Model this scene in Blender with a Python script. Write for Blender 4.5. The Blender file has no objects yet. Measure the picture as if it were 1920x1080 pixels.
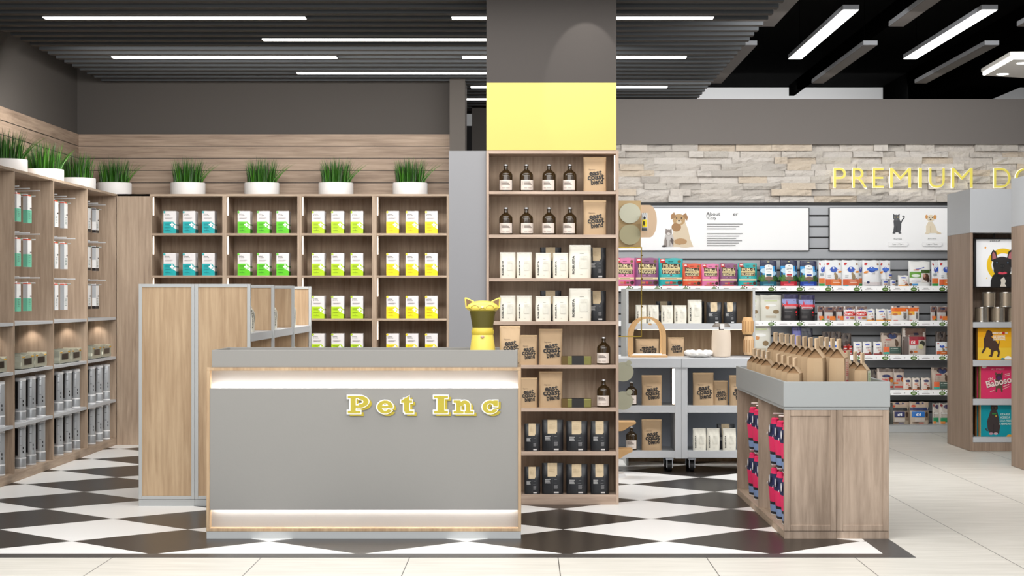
import bpy, math, random
from mathutils import Vector
random.seed(7)
C = bpy.context.scene.collection
PI = math.pi
# ------------------------------------------------------------------ camera geometry (photo 1920x1080)
F, CX, CY, H = 3680.0, 983.0, 554.0, 1.41
def PX(px, Y): return (px - CX) * Y / F
def PZ(py, Y): return H - (py - CY) * Y / F
def S(Y): return Y / F
# ------------------------------------------------------------------ materials
def lin(c):
    c = c / 255.0
    return c / 12.92 if c <= 0.04045 else ((c + 0.055) / 1.055) ** 2.4
def rgb(c): return (lin(c[0]), lin(c[1]), lin(c[2]), 1.0)
_M = {}
def M(c, rough=0.5, metal=0.0, emit=0.0, spec=0.5, trans=0.0, key=''):
    k = (tuple(c), rough, metal, emit, spec, trans, key)
    if k in _M: return _M[k]
    m = bpy.data.materials.new('surface_%02x%02x%02x' % tuple(int(v) for v in c)); m.use_nodes = True
    b = m.node_tree.nodes['Principled BSDF']
    b.inputs['Base Color'].default_value = rgb(c)
    b.inputs['Roughness'].default_value = rough
    b.inputs['Metallic'].default_value = metal
    b.inputs['Specular IOR Level'].default_value = spec
    b.inputs['Transmission Weight'].default_value = trans
    if emit:
        b.inputs['Emission Color'].default_value = rgb(c); b.inputs['Emission Strength'].default_value = emit
    # faint surface variation, so that nothing is perfectly flat
    nt = m.node_tree; n = nt.nodes.new('ShaderNodeTexNoise'); n.inputs['Scale'].default_value = 60; n.inputs['Detail'].default_value = 2
    tc = nt.nodes.new('ShaderNodeTexCoord'); nt.links.new(tc.outputs['Object'], n.inputs['Vector'])
    bp = nt.nodes.new('ShaderNodeBump'); bp.inputs['Strength'].default_value = 0.03; bp.inputs['Distance'].default_value = 0.01
    nt.links.new(n.outputs['Fac'], bp.inputs['Height']); nt.links.new(bp.outputs['Normal'], b.inputs['Normal'])
    _M[k] = m; return m
def wood(name, dark, light, axis='Z', fine=42.0, rough=0.55, plank=None):
    m = bpy.data.materials.new(name); m.use_nodes = True; nt = m.node_tree; b = nt.nodes['Principled BSDF']
    b.inputs['Roughness'].default_value = rough; b.inputs['Specular IOR Level'].default_value = 0.3
    tc = nt.nodes.new('ShaderNodeTexCoord')
    def noise(sc, along, detail):
        mp = nt.nodes.new('ShaderNodeMapping'); s = [sc, sc, sc]; s['XYZ'.index(axis)] = along
        mp.inputs['Scale'].default_value = s; nt.links.new(tc.outputs['Object'], mp.inputs['Vector'])
        n = nt.nodes.new('ShaderNodeTexNoise'); n.inputs['Scale'].default_value = 1; n.inputs['Detail'].default_value = detail
        n.inputs['Roughness'].default_value = 0.65; n.inputs['Distortion'].default_value = 0.35
        nt.links.new(mp.outputs['Vector'], n.inputs['Vector']); return n
    a = noise(fine, 2.2, 5); c = noise(6.0, 0.7, 3)
    ad = nt.nodes.new('ShaderNodeMath'); ad.operation = 'MULTIPLY_ADD'; ad.inputs[1].default_value = 0.55
    nt.links.new(a.outputs['Fac'], ad.inputs[0])
    ml = nt.nodes.new('ShaderNodeMath'); ml.operation = 'MULTIPLY'; ml.inputs[1].default_value = 0.45
    nt.links.new(c.outputs['Fac'], ml.inputs[0]); nt.links.new(ml.outputs[0], ad.inputs[2])
    r = nt.nodes.new('ShaderNodeValToRGB'); r.color_ramp.elements[0].position = 0.36; r.color_ramp.elements[1].position = 0.64
    r.color_ramp.elements[0].color = rgb(dark); r.color_ramp.elements[1].color = rgb(light)
    nt.links.new(ad.outputs[0], r.inputs['Fac'])
    out = r.outputs['Color']
    if plank:      # (z of the top, plank height): dark groove lines between the boards
        sp = nt.nodes.new('ShaderNodeSeparateXYZ'); nt.links.new(tc.outputs['Object'], sp.inputs[0])
        s1 = nt.nodes.new('ShaderNodeMath'); s1.operation = 'SUBTRACT'; s1.inputs[0].default_value = plank[0]; nt.links.new(sp.outputs['Z'], s1.inputs[1])
        d1 = nt.nodes.new('ShaderNodeMath'); d1.operation = 'DIVIDE'; d1.inputs[1].default_value = plank[1]; nt.links.new(s1.outputs[0], d1.inputs[0])
        f1 = nt.nodes.new('ShaderNodeMath'); f1.operation = 'FRACT'; nt.links.new(d1.outputs[0], f1.inputs[0])
        g1 = nt.nodes.new('ShaderNodeMath'); g1.operation = 'GREATER_THAN'; g1.inputs[1].default_value = 0.94; nt.links.new(f1.outputs[0], g1.inputs[0])
        mx = nt.nodes.new('ShaderNodeMix'); mx.data_type = 'RGBA'; nt.links.new(g1.outputs[0], mx.inputs['Factor'])
        nt.links.new(out, mx.inputs['A']); mx.inputs['B'].default_value = rgb((22, 18, 18)); out = mx.outputs['Result']
    nt.links.new(out, b.inputs['Base Color'])
    bp = nt.nodes.new('ShaderNodeBump'); bp.inputs['Strength'].default_value = 0.08; bp.inputs['Distance'].default_value = 0.004
    nt.links.new(a.outputs['Fac'], bp.inputs['Height']); nt.links.new(bp.outputs['Normal'], b.inputs['Normal'])
    return m
# ------------------------------------------------------------------ mesh builder
class MB:
    def __init__(s): s.v = []; s.f = []; s.m = []; s.mats = []; s.smooth = False
    def mi(s, mat):
        if mat not in s.mats: s.mats.append(mat)
        return s.mats.index(mat)
    def add(s, vs, fs, mat):
        o = len(s.v); k = s.mi(mat); s.v += [tuple(p) for p in vs]
        for f in fs: s.f.append(tuple(i + o for i in f)); s.m.append(k)
        return s
    def box(s, x0, x1, y0, y1, z0, z1, mat):
        v = [(x, y, z) for z in (z0, z1) for y in (y0, y1) for x in (x0, x1)]
        return s.add(v, [(0, 2, 3, 1), (4, 5, 7, 6), (0, 1, 5, 4), (2, 6, 7, 3), (0, 4, 6, 2), (1, 3, 7, 5)], mat)
    def prism(s, pts, y0, y1, mat):          # polygon in x,z pushed along y
        n = len(pts); v = [(p[0], y0, p[1]) for p in pts] + [(p[0], y1, p[1]) for p in pts]
        f = [tuple(range(n)), tuple(range(2 * n - 1, n - 1, -1))] + [(i, i + n, (i + 1) % n + n, (i + 1) % n) for i in range(n)]
        return s.add(v, f, mat)
    def slab(s, pts, z0, z1, mat):           # polygon in x,y pushed along z
        n = len(pts); v = [(p[0], p[1], z0) for p in pts] + [(p[0], p[1], z1) for p in pts]
        f = [tuple(range(n - 1, -1, -1)), tuple(range(n, 2 * n))] + [(i, (i + 1) % n, (i + 1) % n + n, i + n) for i in range(n)]
        return s.add(v, f, mat)
    def lathe(s, prof, mat, n=24, cx=0, cy=0, caps=True, a0=0, a1=2 * PI):
        full = abs(a1 - a0 - 2 * PI) < 1e-6; k = n if full else n + 1; v = []
        for r, z in prof:
            for i in range(k):
                a = a0 + (a1 - a0) * i / n; v.append((cx + r * math.cos(a), cy + r * math.sin(a), z))
        f = []
        for j in range(len(prof) - 1):
            for i in range(n):
                i2 = (i + 1) % k; f.append((j * k + i, j * k + i2, (j + 1) * k + i2, (j + 1) * k + i))
        if caps and full:
            f.append(tuple(range(k - 1, -1, -1))); f.append(tuple((len(prof) - 1) * k + i for i in range(k)))
        return s.add(v, f, mat)
    def tube(s, p, q, r, mat, n=10):
        p, q = Vector(p), Vector(q); d = (q - p).normalized(); u = d.orthogonal().normalized(); w = d.cross(u); v = []
        for c in (p, q):
            for i in range(n):
                a = 2 * PI * i / n; v.append(c + (u * math.cos(a) + w * math.sin(a)) * r)
        f = [(i, (i + 1) % n, (i + 1) % n + n, i + n) for i in range(n)] + [tuple(range(n - 1, -1, -1)), tuple(range(n, 2 * n))]
        return s.add(v, f, mat)
    def ball(s, c, r, mat, nu=20, nv=12):
        v = []; f = []
        for j in range(nv + 1):
            t = PI * j / nv
            for i in range(nu):
                a = 2 * PI * i / nu; v.append((c[0] + r[0] * math.sin(t) * math.cos(a), c[1] + r[1] * math.sin(t) * math.sin(a), c[2] - r[2] * math.cos(t)))
        for j in range(nv):
            for i in range(nu): f.append((j * nu + i, j * nu + (i + 1) % nu, (j + 1) * nu + (i + 1) % nu, (j + 1) * nu + i))
        return s.add(v, f, mat)
    def build(s, name, parent=None, loc=(0, 0, 0), smooth=False, bevel=0.0, label=None, kind=None):
        me = bpy.data.meshes.new(name); me.from_pydata(s.v, [], s.f)
        for m in s.mats: me.materials.append(m)
        me.polygons.foreach_set('material_index', s.m)
        if smooth: me.polygons.foreach_set('use_smooth', [True] * len(me.polygons))
        me.update()
        o = bpy.data.objects.new(name, me); C.objects.link(o); o.location = loc
        if parent: o.parent = parent
        if smooth:
            try: me.set_sharp_from_angle(angle=math.radians(42))
            except Exception: pass
        if bevel:
            b = o.modifiers.new('edge', 'BEVEL'); b.width = bevel; b.segments = 2; b.limit_method = 'ANGLE'
        if label: o['label'] = label
        if kind: o['kind'] = kind
        return o
def thing(name, label, cat, loc=(0, 0, 0), rz=0.0, group=None):
    o = bpy.data.objects.new(name, None); C.objects.link(o); o.empty_display_size = 0.05
    o.location = loc; o.rotation_euler = (0, 0, rz); o['label'] = label; o['category'] = cat
    if group: o['group'] = group
    return o
def tag(o, label, cat, group=None):
    o['label'] = label; o['category'] = cat
    if group: o['group'] = group
    return o
def struct(o): o['kind'] = 'structure'; return o
_used = set()
def dup(root, loc, label, rz=0.0, group=None, scale=None):      # the first call uses the prototype itself
    if root.name not in _used:
        _used.add(root.name); r = root
    else:
        r = root.copy(); C.objects.link(r)
        for ch in list(root.children):
            c = ch.copy(); C.objects.link(c); c.parent = r
            for g in list(ch.children):
                d = g.copy(); C.objects.link(d); d.parent = c
    r.location = loc; r.rotation_euler = (0, 0, rz); r['label'] = label
    if group: r['group'] = group
    if scale: r.scale = scale
    return r
# ------------------------------------------------------------------ lettering
_T = {}
def text2d(s, bold=0.0, res=3):
    k = (s, bold, res)
    if k in _T: return _T[k]
    cu = bpy.data.curves.new('lettering', 'FONT'); cu.body = s; cu.size = 1.0; cu.offset = bold; cu.resolution_u = res; cu.fill_mode = 'FRONT'
    ob = bpy.data.objects.new('lettering', cu); C.objects.link(ob)
    dg = bpy.context.evaluated_depsgraph_get(); dg.update()
    me = bpy.data.meshes.new_from_object(ob.evaluated_get(dg))
    v = [(p.co.x, p.co.y) for p in me.vertices]; f = [tuple(p.vertices) for p in me.polygons]
    bpy.data.objects.remove(ob); bpy.data.curves.remove(cu); bpy.data.meshes.remove(me)
    x0 = min(p[0] for p in v); x1 = max(p[0] for p in v); y0 = min(p[1] for p in v); y1 = max(p[1] for p in v); h = y1 - y0
    v = [((p[0] - (x0 + x1) / 2) / h, (p[1] - (y0 + y1) / 2) / h) for p in v]
    _T[k] = (v, f, (x1 - x0) / h); return _T[k]
class Art:
    """flat colour areas and letters laid on a surface: surf(x, z, lift) gives the point"""
    def __init__(s, surf=None): s.b = MB(); s.n = 0; s.surf = surf or (lambda x, z, e: (x, -e, z))
    def e(s): s.n += 1; return 0.0014 + 0.0004 * s.n
    def rect(s, x0, z0, x1, z1, col, nx=6, nz=4, **k):
        e = s.e(); v = []; f = []
        for j in range(nz + 1):
            for i in range(nx + 1): v.append(s.surf(x0 + (x1 - x0) * i / nx, z0 + (z1 - z0) * j / nz, e))
        for j in range(nz):
            for i in range(nx): a = j * (nx + 1) + i; f.append((a, a + 1, a + nx + 2, a + nx + 1))
        s.b.add(v, f, M(col, **k)); return s
    def ell(s, cx, cz, rx, rz, col, rot=0, n=18, a0=0, a1=2 * PI, **k):
        e = s.e(); v = [s.surf(cx, cz, e)]; f = []; ca, sa = math.cos(rot), math.sin(rot)
        for q in (0.5, 1.0):
            for i in range(n):
                a = a0 + (a1 - a0) * i / (n if abs(a1 - a0 - 2 * PI) < 1e-6 else n - 1)
                x, z = rx * q * math.cos(a), rz * q * math.sin(a); v.append(s.surf(cx + x * ca - z * sa, cz + x * sa + z * ca, e))
        m = n if abs(a1 - a0 - 2 * PI) < 1e-6 else n - 1
        for i in range(m):
            j = (i + 1) % n; f.append((0, 1 + i, 1 + j)); f.append((1 + i, 1 + n + i, 1 + n + j, 1 + j))
        s.b.add(v, f, M(col, **k)); return s
    def poly(s, pts, col, **k):
        e = s.e(); s.b.add([s.surf(p[0], p[1], e) for p in pts], [tuple(range(len(pts)))], M(col, **k)); return s
    def ring(s, cx, cz, r0, r1, col, a0=0, a1=2 * PI, n=28, **k):
        e = s.e(); v = []
        for i in range(n + 1):
            a = a0 + (a1 - a0) * i / n
            for r in (r0, r1): v.append(s.surf(cx + r * math.cos(a), cz + r * math.sin(a), e))
        s.b.add(v, [(2 * i, 2 * i + 1, 2 * i + 3, 2 * i + 2) for i in range(n)], M(col, **k)); return s
    def line(s, pts, w, col, **k):
        for (xa, za), (xb, zb) in zip(pts, pts[1:]):
            dx, dz = xb - xa, zb - za; l = math.hypot(dx, dz) or 1; nx, nz = -dz / l * w / 2, dx / l * w / 2
            s.poly([(xa + nx, za + nz), (xa - nx, za - nz), (xb - nx, zb - nz), (xb + nx, zb + nz)], col, **k)
        return s
    def text(s, t, cx, cz, h, col, bold=0.0, rot=0.0, width=None, **k):
        v, f, asp = text2d(t, bold); e = s.e(); ca, sa = math.cos(rot), math.sin(rot); w = (width / asp) if width else h
        s.b.add([s.surf(cx + p[0] * w * ca - p[1] * h * sa, cz + p[0] * w * sa + p[1] * h * ca, e) for p in v], f, M(col, **k)); return s
    def bars(s, x0, z, x1, n, gap, h, col, jitter=0.25):
        for i in range(n): s.rect(x0, z - i * gap - h, x1 - (x1 - x0) * jitter * ((i * 37) % 10) / 10, z - i * gap, col, 2, 1)
        return s
    def build(s, name, parent, **k): return s.b.build(name, parent, **k)
# ------------------------------------------------------------------ palette
W_SHELF = wood('oak_veneer_upright', (142, 122, 104), (184, 163, 142))
W_SHELFX = wood('oak_veneer_lying', (146, 126, 108), (188, 167, 146), axis='X')
W_SHELFY = wood('oak_veneer_deep', (146, 126, 108), (188, 167, 146), axis='Y')
W_PANEL = wood('warm_oak_panel', (160, 132, 102), (196, 170, 138))
W_PLANK = wood('oak_wall_boards', (134, 114, 98), (184, 162, 142), axis='X', plank=(2.973, 0.1185))
W_PLANKY = wood('oak_wall_boards_side', (134, 114, 98), (184, 162, 142), axis='Y', plank=(2.973, 0.1185))
W_CASE = wood('brown_oak_case', (156, 134, 118), (194, 172, 154)); W_BACK_LIT = wood('oak_back_board_lit', (164, 140, 118), (204, 182, 158))  # back board copy made lighter to stand in for light inside shelves
W_CASEX = wood('brown_oak_case_lying', (160, 138, 122), (202, 180, 162), axis='X')
W_DOOR = wood('grey_oak_door', (132, 114, 98), (180, 160, 142), fine=30)
W_TOWER = wood('grey_oak_tower', (128, 108, 92), (164, 142, 124), fine=60)
GREY = M((176, 178, 178), 0.45); GREY_L = M((188, 190, 193), 0.45); GREY_D = M((140, 138, 134), 0.4)
WALLG = M((80, 75, 71), 0.85); WALLG2 = M((128, 122, 118), 0.85)
WHITE = M((232, 230, 228), 0.5); METAL = M((190, 195, 200), 0.3, 0.9); BLACK = M((18, 17, 17), 0.5); PITCH = M((5, 5, 5), 1, spec=0)
LED = M((255, 250, 244), 0.5, emit=14.0); LEDW = M((255, 236, 214), 0.5, emit=3.0)
# ------------------------------------------------------------------ room
X0, X1, YB, YR = -4.338, 9.0, 19.05, 20.7
def quadfloor():
    def nodes(m): m.use_nodes = True; return m.node_tree, m.node_tree.nodes['Principled BSDF']
    m = bpy.data.materials.new('beige_floor_tiles'); nt, b = nodes(m)
    tc = nt.nodes.new('ShaderNodeTexCoord'); sp = nt.nodes.new('ShaderNodeSeparateXYZ'); nt.links.new(tc.outputs['Object'], sp.inputs[0])
    def op(o, a, c=None, d=None):
        n = nt.nodes.new('ShaderNodeMath'); n.operation = o
        for i, q in enumerate((a, c, d)):
            if q is None: continue
            if isinstance(q, (int, float)): n.inputs[i].default_value = q
            else: nt.links.new(q, n.inputs[i])
        return n.outputs[0]
    def joint(ax, off, wd):
        t = op('FRACT', op('ADD', op('DIVIDE', op('SUBTRACT', sp.outputs[ax], off), 0.8), 100.0))
        return op('GREATER_THAN', op('ABSOLUTE', op('SUBTRACT', t, 0.5)), 0.5 - wd / 1.6)
    jx = joint('X', 1.782, 0.005); jy = joint('Y', 10.55, 0.004)
    mp = nt.nodes.new('ShaderNodeMapping'); mp.inputs['Scale'].default_value = (1.2, 7, 1); nt.links.new(tc.outputs['Object'], mp.inputs[0])
    n = nt.nodes.new('ShaderNodeTexNoise'); n.inputs['Scale'].default_value = 2.2; n.inputs['Detail'].default_value = 6; nt.links.new(mp.outputs[0], n.inputs['Vector'])
    r = nt.nodes.new('ShaderNodeValToRGB'); r.color_ramp.elements[0].position = 0.3; r.color_ramp.elements[1].position = 0.7
    r.color_ramp.elements[0].color = rgb((206, 202, 192)); r.color_ramp.elements[1].color = rgb((226, 222, 213)); nt.links.new(n.outputs['Fac'], r.inputs[0])
    m1 = nt.nodes.new('ShaderNodeMix'); m1.data_type = 'RGBA'; nt.links.new(op('MULTIPLY', jy, 0.28), m1.inputs['Factor']); nt.links.new(r.outputs[0], m1.inputs['A']); m1.inputs['B'].default_value = rgb((90, 86, 82))
    m2 = nt.nodes.new('ShaderNodeMix'); m2.data_type = 'RGBA'; nt.links.new(op('MULTIPLY', jx, 0.9), m2.inputs['Factor']); nt.links.new(m1.outputs['Result'], m2.inputs['A']); m2.inputs['B'].default_value = rgb((52, 48, 46))
    nt.links.new(m2.outputs['Result'], b.inputs['Base Color']); b.inputs['Roughness'].default_value = 0.35; b.inputs['Specular IOR Level'].default_value = 0.4
    f = MB().add([(-9, 4, -.002), (12, 4, -.002), (12, 27, -.002), (-9, 27, -.002)], [(0, 1, 2, 3)], m).build('floor'); struct(f)
    # checkered area: 0.8 m squares laid diagonally
    m = bpy.data.materials.new('black_and_white_diamond_tiles'); nt, b = nodes(m)
    tc = nt.nodes.new('ShaderNodeTexCoord'); sp = nt.nodes.new('ShaderNodeSeparateXYZ'); nt.links.new(tc.outputs['Object'], sp.inputs[0])
    a2 = 0.8 * math.sqrt(2)
    x = op('SUBTRACT', sp.outputs['X'], -1.463); y = op('SUBTRACT', sp.outputs['Y'], 11.26)
    p = op('FLOOR', op('DIVIDE', op('ADD', x, y), a2)); q = op('FLOOR', op('DIVIDE', op('SUBTRACT', x, y), a2))
    ck = op('MODULO', op('ADD', op('ADD', p, q), 200.0), 2.0)
    mx = nt.nodes.new('ShaderNodeMix'); mx.data_type = 'RGBA'; nt.links.new(op('GREATER_THAN', ck, 0.5), mx.inputs['Factor'])
    mx.inputs['A'].default_value = rgb((38, 33, 30)); mx.inputs['B'].default_value = rgb((246, 245, 243)); nt.links.new(mx.outputs['Result'], b.inputs['Base Color'])
    b.inputs['Roughness'].default_value = 0.3; b.inputs['Specular IOR Level'].default_value = 0.35
    g = MB().add([(X0, 10.72, 0), (1.958, 10.72, 0), (1.958, 20.68, 0), (X0, 20.68, 0)], [(0, 1, 2, 3)], m).build('floor'); struct(g)
    t = MB(); bm = M((62, 60, 60), 0.35)
    t.box(X0, 2.11, 10.57, 10.72, -.002, 0, bm); t.box(1.958, 2.11, 10.72, 20.68, -.002, 0, bm)
    struct(t.build('trim_1'))
quadfloor()
struct(MB().box(X0 - .2, X0, 9.5, 25, 0, 4.06, WALLG).build('wall_left'))
struct(MB().box(X0, X0 + .018, 11, YB, 2.30, 2.973, W_PLANKY).build('trim_2'))
struct(MB().box(X0, -.70, YB, YB + .15, 0, 4.06, WALLG).build('wall_back'))
struct(MB().box(X0 + .018, -.70, YB - .02, YB, 2.30, 2.973, W_PLANK).build('trim_3'))
struct(MB().box(-.714, -.566, 18.77, 19.30, 0, 3.9, M((92, 86, 81), .85)).build('column_grey'))
struct(MB().box(-.573, 0.62, 21.5, 21.65, 0, 4.06, WALLG).build('wall_recess'))
struct(MB().box(.62, 8.9, YR, YR + .2, 0, 3.47, WALLG2).build('wall_right_back'))
struct(MB().box(.62, 8.9, 20.58, YR, 2.996, 3.47, WALLG2).build('trim_4'))
fw = MB(); fw.box(-4.4, 11, 25, 25.1, 3.57, 4.08, M((225, 225, 225), .9)); fw.box(-4.4, 11, 25, 25.1, 0, 3.57, M((30, 28, 28), .9)); struct(fw.build('wall_far'))
struct(MB().box(X1, X1 + .1, 9.5, 25, 0, 4.06, M((150, 148, 146), .9)).build('wall_right'))
struct(MB().box(-4.6, 11, 9.0, 25.1, 4.06, 4.16, M((5, 5, 5), 1, spec=0.02)).build('ceiling'))
# stacked ledge stone cladding
st = MB(); tints = [M(c, .9, key='stone') for c in ((220, 212, 203), (210, 203, 194), (226, 219, 211), (202, 195, 187), (222, 207, 188))]
for m_ in tints:
    nt = m_.node_tree; bp = [n for n in nt.nodes if n.type == 'BUMP'][0]; bp.inputs['Strength'].default_value = .9; bp.inputs['Distance'].default_value = .02
    no = [n for n in nt.nodes if n.type == 'TEX_NOISE'][0]; no.inputs['Scale'].default_value = 22; no.inputs['Detail'].default_value = 6
rows = 9; rh = (2.996 - 2.392) / rows
for r in range(rows):
    x = 0.62
    while x < 6.3:
        l = random.uniform(.13, .46) if x > .7 else random.uniform(.1, .4); x1 = x + l; d = random.choice((.012, .024, .036, .05, .07, .085)); tl = random.uniform(-.018, .018); tw = random.uniform(-.015, .02); z0 = 2.392 + r * rh; z1 = z0 + rh; yb = YR
        n = max(2, int(l / .07)); v = []; f = []
        for j in range(3):
            for i in range(n + 1):
                edge = i in (0, n) or j in (0, 2)
                v.append((x + l * i / n, yb - d + tl * (j - 1) + tw * (i / n - .5) - (0 if edge else random.uniform(-.004, .02)) + random.uniform(-.006, .006), z0 + rh * j / 2))
        for j in range(2):
            for i in range(n): a = j * (n + 1) + i; f.append((a, a + 1, a + n + 2, a + n + 1))
        st.add(v, f, random.choice(tints)); st.box(x, x1, min(yb - .002, yb - d + .032), yb, z0, z1, tints[3]); x = x1 + .001
s_ = st.build('wall_stone_cladding'); struct(s_)
# pillar above the shop shelf: yellow band, grey above
cl = MB(); cl.box(-.2554, .622, 13.262, 14.1, 2.392, PZ(155, 13.26), M((208, 187, 98), .5)); cl.box(-.2554, .622, 13.262, 14.1, PZ(155, 13.26), 4.06, M((66, 61, 58), .8))
cl.box(-.24, .61, 13.56, 14.1, 0, 2.39, M((112, 104, 99), .8)); struct(cl.build('pillar'))
gp = MB().box(PX(842, 13.3), -.2565, 13.27, 13.31, 0, 2.388, M((140, 140, 143), .6)); struct(gp.build('partition'))
# ------------------------------------------------------------------ slatted ceiling with linear lights
sl = thing('slatted_ceiling', 'dark grey slatted ceiling of long parallel battens over the shop floor', 'slatted ceiling', (-1.12, 17, 3.465))
sf, sb = M((56, 59, 62), .6), M((44, 36, 30), .8)
L = (1.81 + 4.06) / 2; y = 11.9
proto = None
while y < 22.4:
    if proto is None:
        b = MB(); b.add([(-L, 0, 0), (L, 0, 0), (L, .11, 0), (-L, .11, 0)], [(0, 3, 2, 1)], sb)
        b.add([(-L, 0, 0), (L, 0, 0), (L, 0, .11), (-L, 0, .11), (-L, .11, 0), (L, .11, 0), (L, .11, .11), (-L, .11, .11)], [(0, 1, 2, 3), (5, 4, 7, 6), (3, 2, 6, 7), (0, 3, 7, 4), (1, 5, 6, 2)], sf)
        proto = b.build('slat', sl, (0, y - 17, 0))
    else:
        o = proto.copy(); C.objects.link(o); o.parent = sl; o.location = (0, y - 17, 0)
    y += .3
def linear(x0, Yc, lab):
    t = thing('linear_light', lab, 'ceiling light', (x0, Yc, 3.455), 0, 'linear lights between the ceiling battens')
    MB().box(0, 1.94, -.062, .062, 0.006, .05, M((40, 40, 40), .5)).build('housing', t)
    MB().box(.006, 1.934, -.056, .056, 0, .006, M((255, 254, 250), .5, emit=5.0)).build('diffuser', t)
for nm, Yc in (('nearest', 14.5), ('second', 16.9)):
    linear(-3.55, Yc, 'white linear light in the %s row of lights, towards the wall with plants' % nm)
    linear(-.54, Yc, 'white linear light in the %s row, passing behind the yellow banded pillar' % nm)
linear(-2.10, 15.72, 'white linear light ending at pillar, in the gap between the two paired rows')
linear(-2.10, 18.1, 'white linear light ending at pillar, last one before the dark back wall')
linear(-.53, 19.3, 'white linear light beyond the pillar, in front of the stone wall header')
linear(-2.1, 20.5, 'white linear light seen through the slot beside the pillar, middle one of three there')
linear(-.53, 21.7, 'shortest white linear light seen through the slot beside the pillar, lowest of three')
# hanging panels under the black ceiling
def panel(x, ya, yb, lit, lab):
    t = thing('pendant_light' if lit else 'ceiling_baffle', lab, 'pendant light' if lit else 'ceiling baffle', (x, ya, 3.55), 0, 'lit hanging light panels' if lit else 'unlit hanging baffles')
    g = M((150, 150, 154), .5) if not lit else M((176, 176, 180), .5)
    MB().box(0, .122, 0, yb - ya, .004, .04, M((140, 142, 146), .5)).build('housing', t)
    MB().box(.004, .118, .004, yb - ya - .004, 0, .004, M((255, 255, 252), .5, emit=6.0) if lit else M((70, 64, 60), .6)).build('diffuser', t)
    for yy in (.3, yb - ya - .3): MB().tube((.061, yy, .04), (.061, yy, .51), .0015, PITCH, 6).build('suspension_wire', t)
panel(2.39, 14.72, 17.77, True, 'bright white hanging light panel nearer the slatted ceiling')
panel(3.43, 14.72, 17.77, True, 'bright white hanging light panel further from the slats, beside the white canopy')
panel(2.90, 16.79, 19.81, False, 'unlit grey hanging panel between the two bright panels')
panel(3.94, 16.79, 19.81, False, 'unlit grey hanging panel just before the white canopy')
panel(2.90, 12.6, 15.62, False, 'unlit grey hanging panel cut by the top of the photo between bright panels')
panel(3.92, 12.6, 15.62, False, 'unlit grey hanging panel at the top right corner of the photo')
panel(1.87, 16.79, 19.81, False, 'unlit brown grey panel along the edge of the slatted ceiling, lower one')
panel(1.87, 12.6, 15.62, False, 'unlit brown grey panel along the edge of the slatted ceiling, upper one')
cn = thing('ceiling_canopy', 'white angular ceiling canopy with a glowing rim and recessed spotlights', 'ceiling canopy', (0, 0, 3.3))
pts = [(3.887, 15.7), (4.9, 15.6), (6.0, 15.8), (6.2, 16.9), (5.0, 17.4), (3.93, 16.88)]
MB().slab(pts, .03, .06, M((170, 166, 160), .6)).build('canopy_top', cn)
MB().slab([(x + (4.95 - x) * .012, y + (16.5 - y) * .012) for x, y in pts], .004, .03, M((255, 254, 250), .5, emit=3.0)).build('light_rim', cn)
MB().slab([(x + (4.95 - x) * .03, y + (16.5 - y) * .03) for x, y in pts], 0, .0045, M((205, 200, 194), .6)).build('panel', cn)
for px, py in ((1880, 139), (1918, 118.5)):
    Y = (3.3 - H) * F / (CY - py); MB().lathe([(.05, -.004), (.05, .002)], M((255, 255, 250), .5, emit=6.0), 16, PX(px, Y), Y).build('spotlight', cn)
for x, y in ((4.3, 16.2), (5.6, 16.4)): MB().tube((x, y, .06), (x, y, .76), .004, PITCH, 6).build('suspension_rod', cn)
tag(MB().box(4.55, 5.22, 17.0, 24.9, 3.6, 4.06, PITCH).build('air_duct'), 'wide black ventilation duct running under the black ceiling', 'duct')
tag(MB().box(3.235, 3.30, 12, 24, 3.85, 3.98, PITCH).build('cable_tray'), 'thin black cable tray ending above the grey wall header', 'cable tray')
# ------------------------------------------------------------------ left wall unit (four bays along the left wall)
BAYS = [13.58, 14.82, 16.06, 17.30, 18.54]; LX = -3.85; LB = X0 + .02; TOPZ = 2.367
LS = (1.205, .834, .430); LDECK = .066
wu = thing('wall_shelf_unit', 'tall oak wall unit with hooks and grey shelves along the left wall', 'shelf unit', (0, 0, 0))
for i, y in enumerate(BAYS): MB().box(LB, LX, y - .012, y + .012, LDECK, TOPZ - .02, W_SHELF).build('upright', wu, bevel=.002)
MB().box(LB, LX, BAYS[0] - .012, BAYS[-1] + .012, TOPZ - .02, TOPZ, W_SHELFY).build('top_panel', wu)
MB().box(LB - .012, LB, BAYS[0], BAYS[-1], 0, TOPZ, W_SHELF).build('back_panel', wu)
MB().box(LB, LX + .002, BAYS[0] - .012, BAYS[-1] + .012, 0, LDECK, W_SHELFY).build('plinth', wu, bevel=.002)
hk = None; HKM = M((226, 228, 232), .3, .3)
for a, b_ in zip(BAYS, BAYS[1:]):
    for z in LS:
        o = MB().box(LB, LX - .004, a + .013, b_ - .013, z - .024, z, GREY_L).build('shelf', wu)
    p = MB().lathe([(.028, -.006), (.028, 0)], LEDW, 14, LX - .17, b_ - .075).build('puck_light', wu, (0, 0, LS[0] - .0245))
    if a < 14: continue
    for zt in (PZ(363, 15.4), PZ(447, 15.4), PZ(531, 15.4)):
        for k in range(4):
            if hk is None:
                hk = MB(); hk.tube((0, 0, 0), (.36, 0, .004), .005, HKM, 6); hk = hk.build('hook', wu)
            else:
                q = hk.copy(); C.objects.link(q); q.parent = wu; hk = q
            hk.location = (LB, b_ - .17 - .29 * k, zt)
            if k < 3: q = hk.copy(); C.objects.link(q); q.parent = wu; q.location = (LB, b_ - .22 - .33 * k, zt + .042); q.scale = (1.14, 1, 1)
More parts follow.
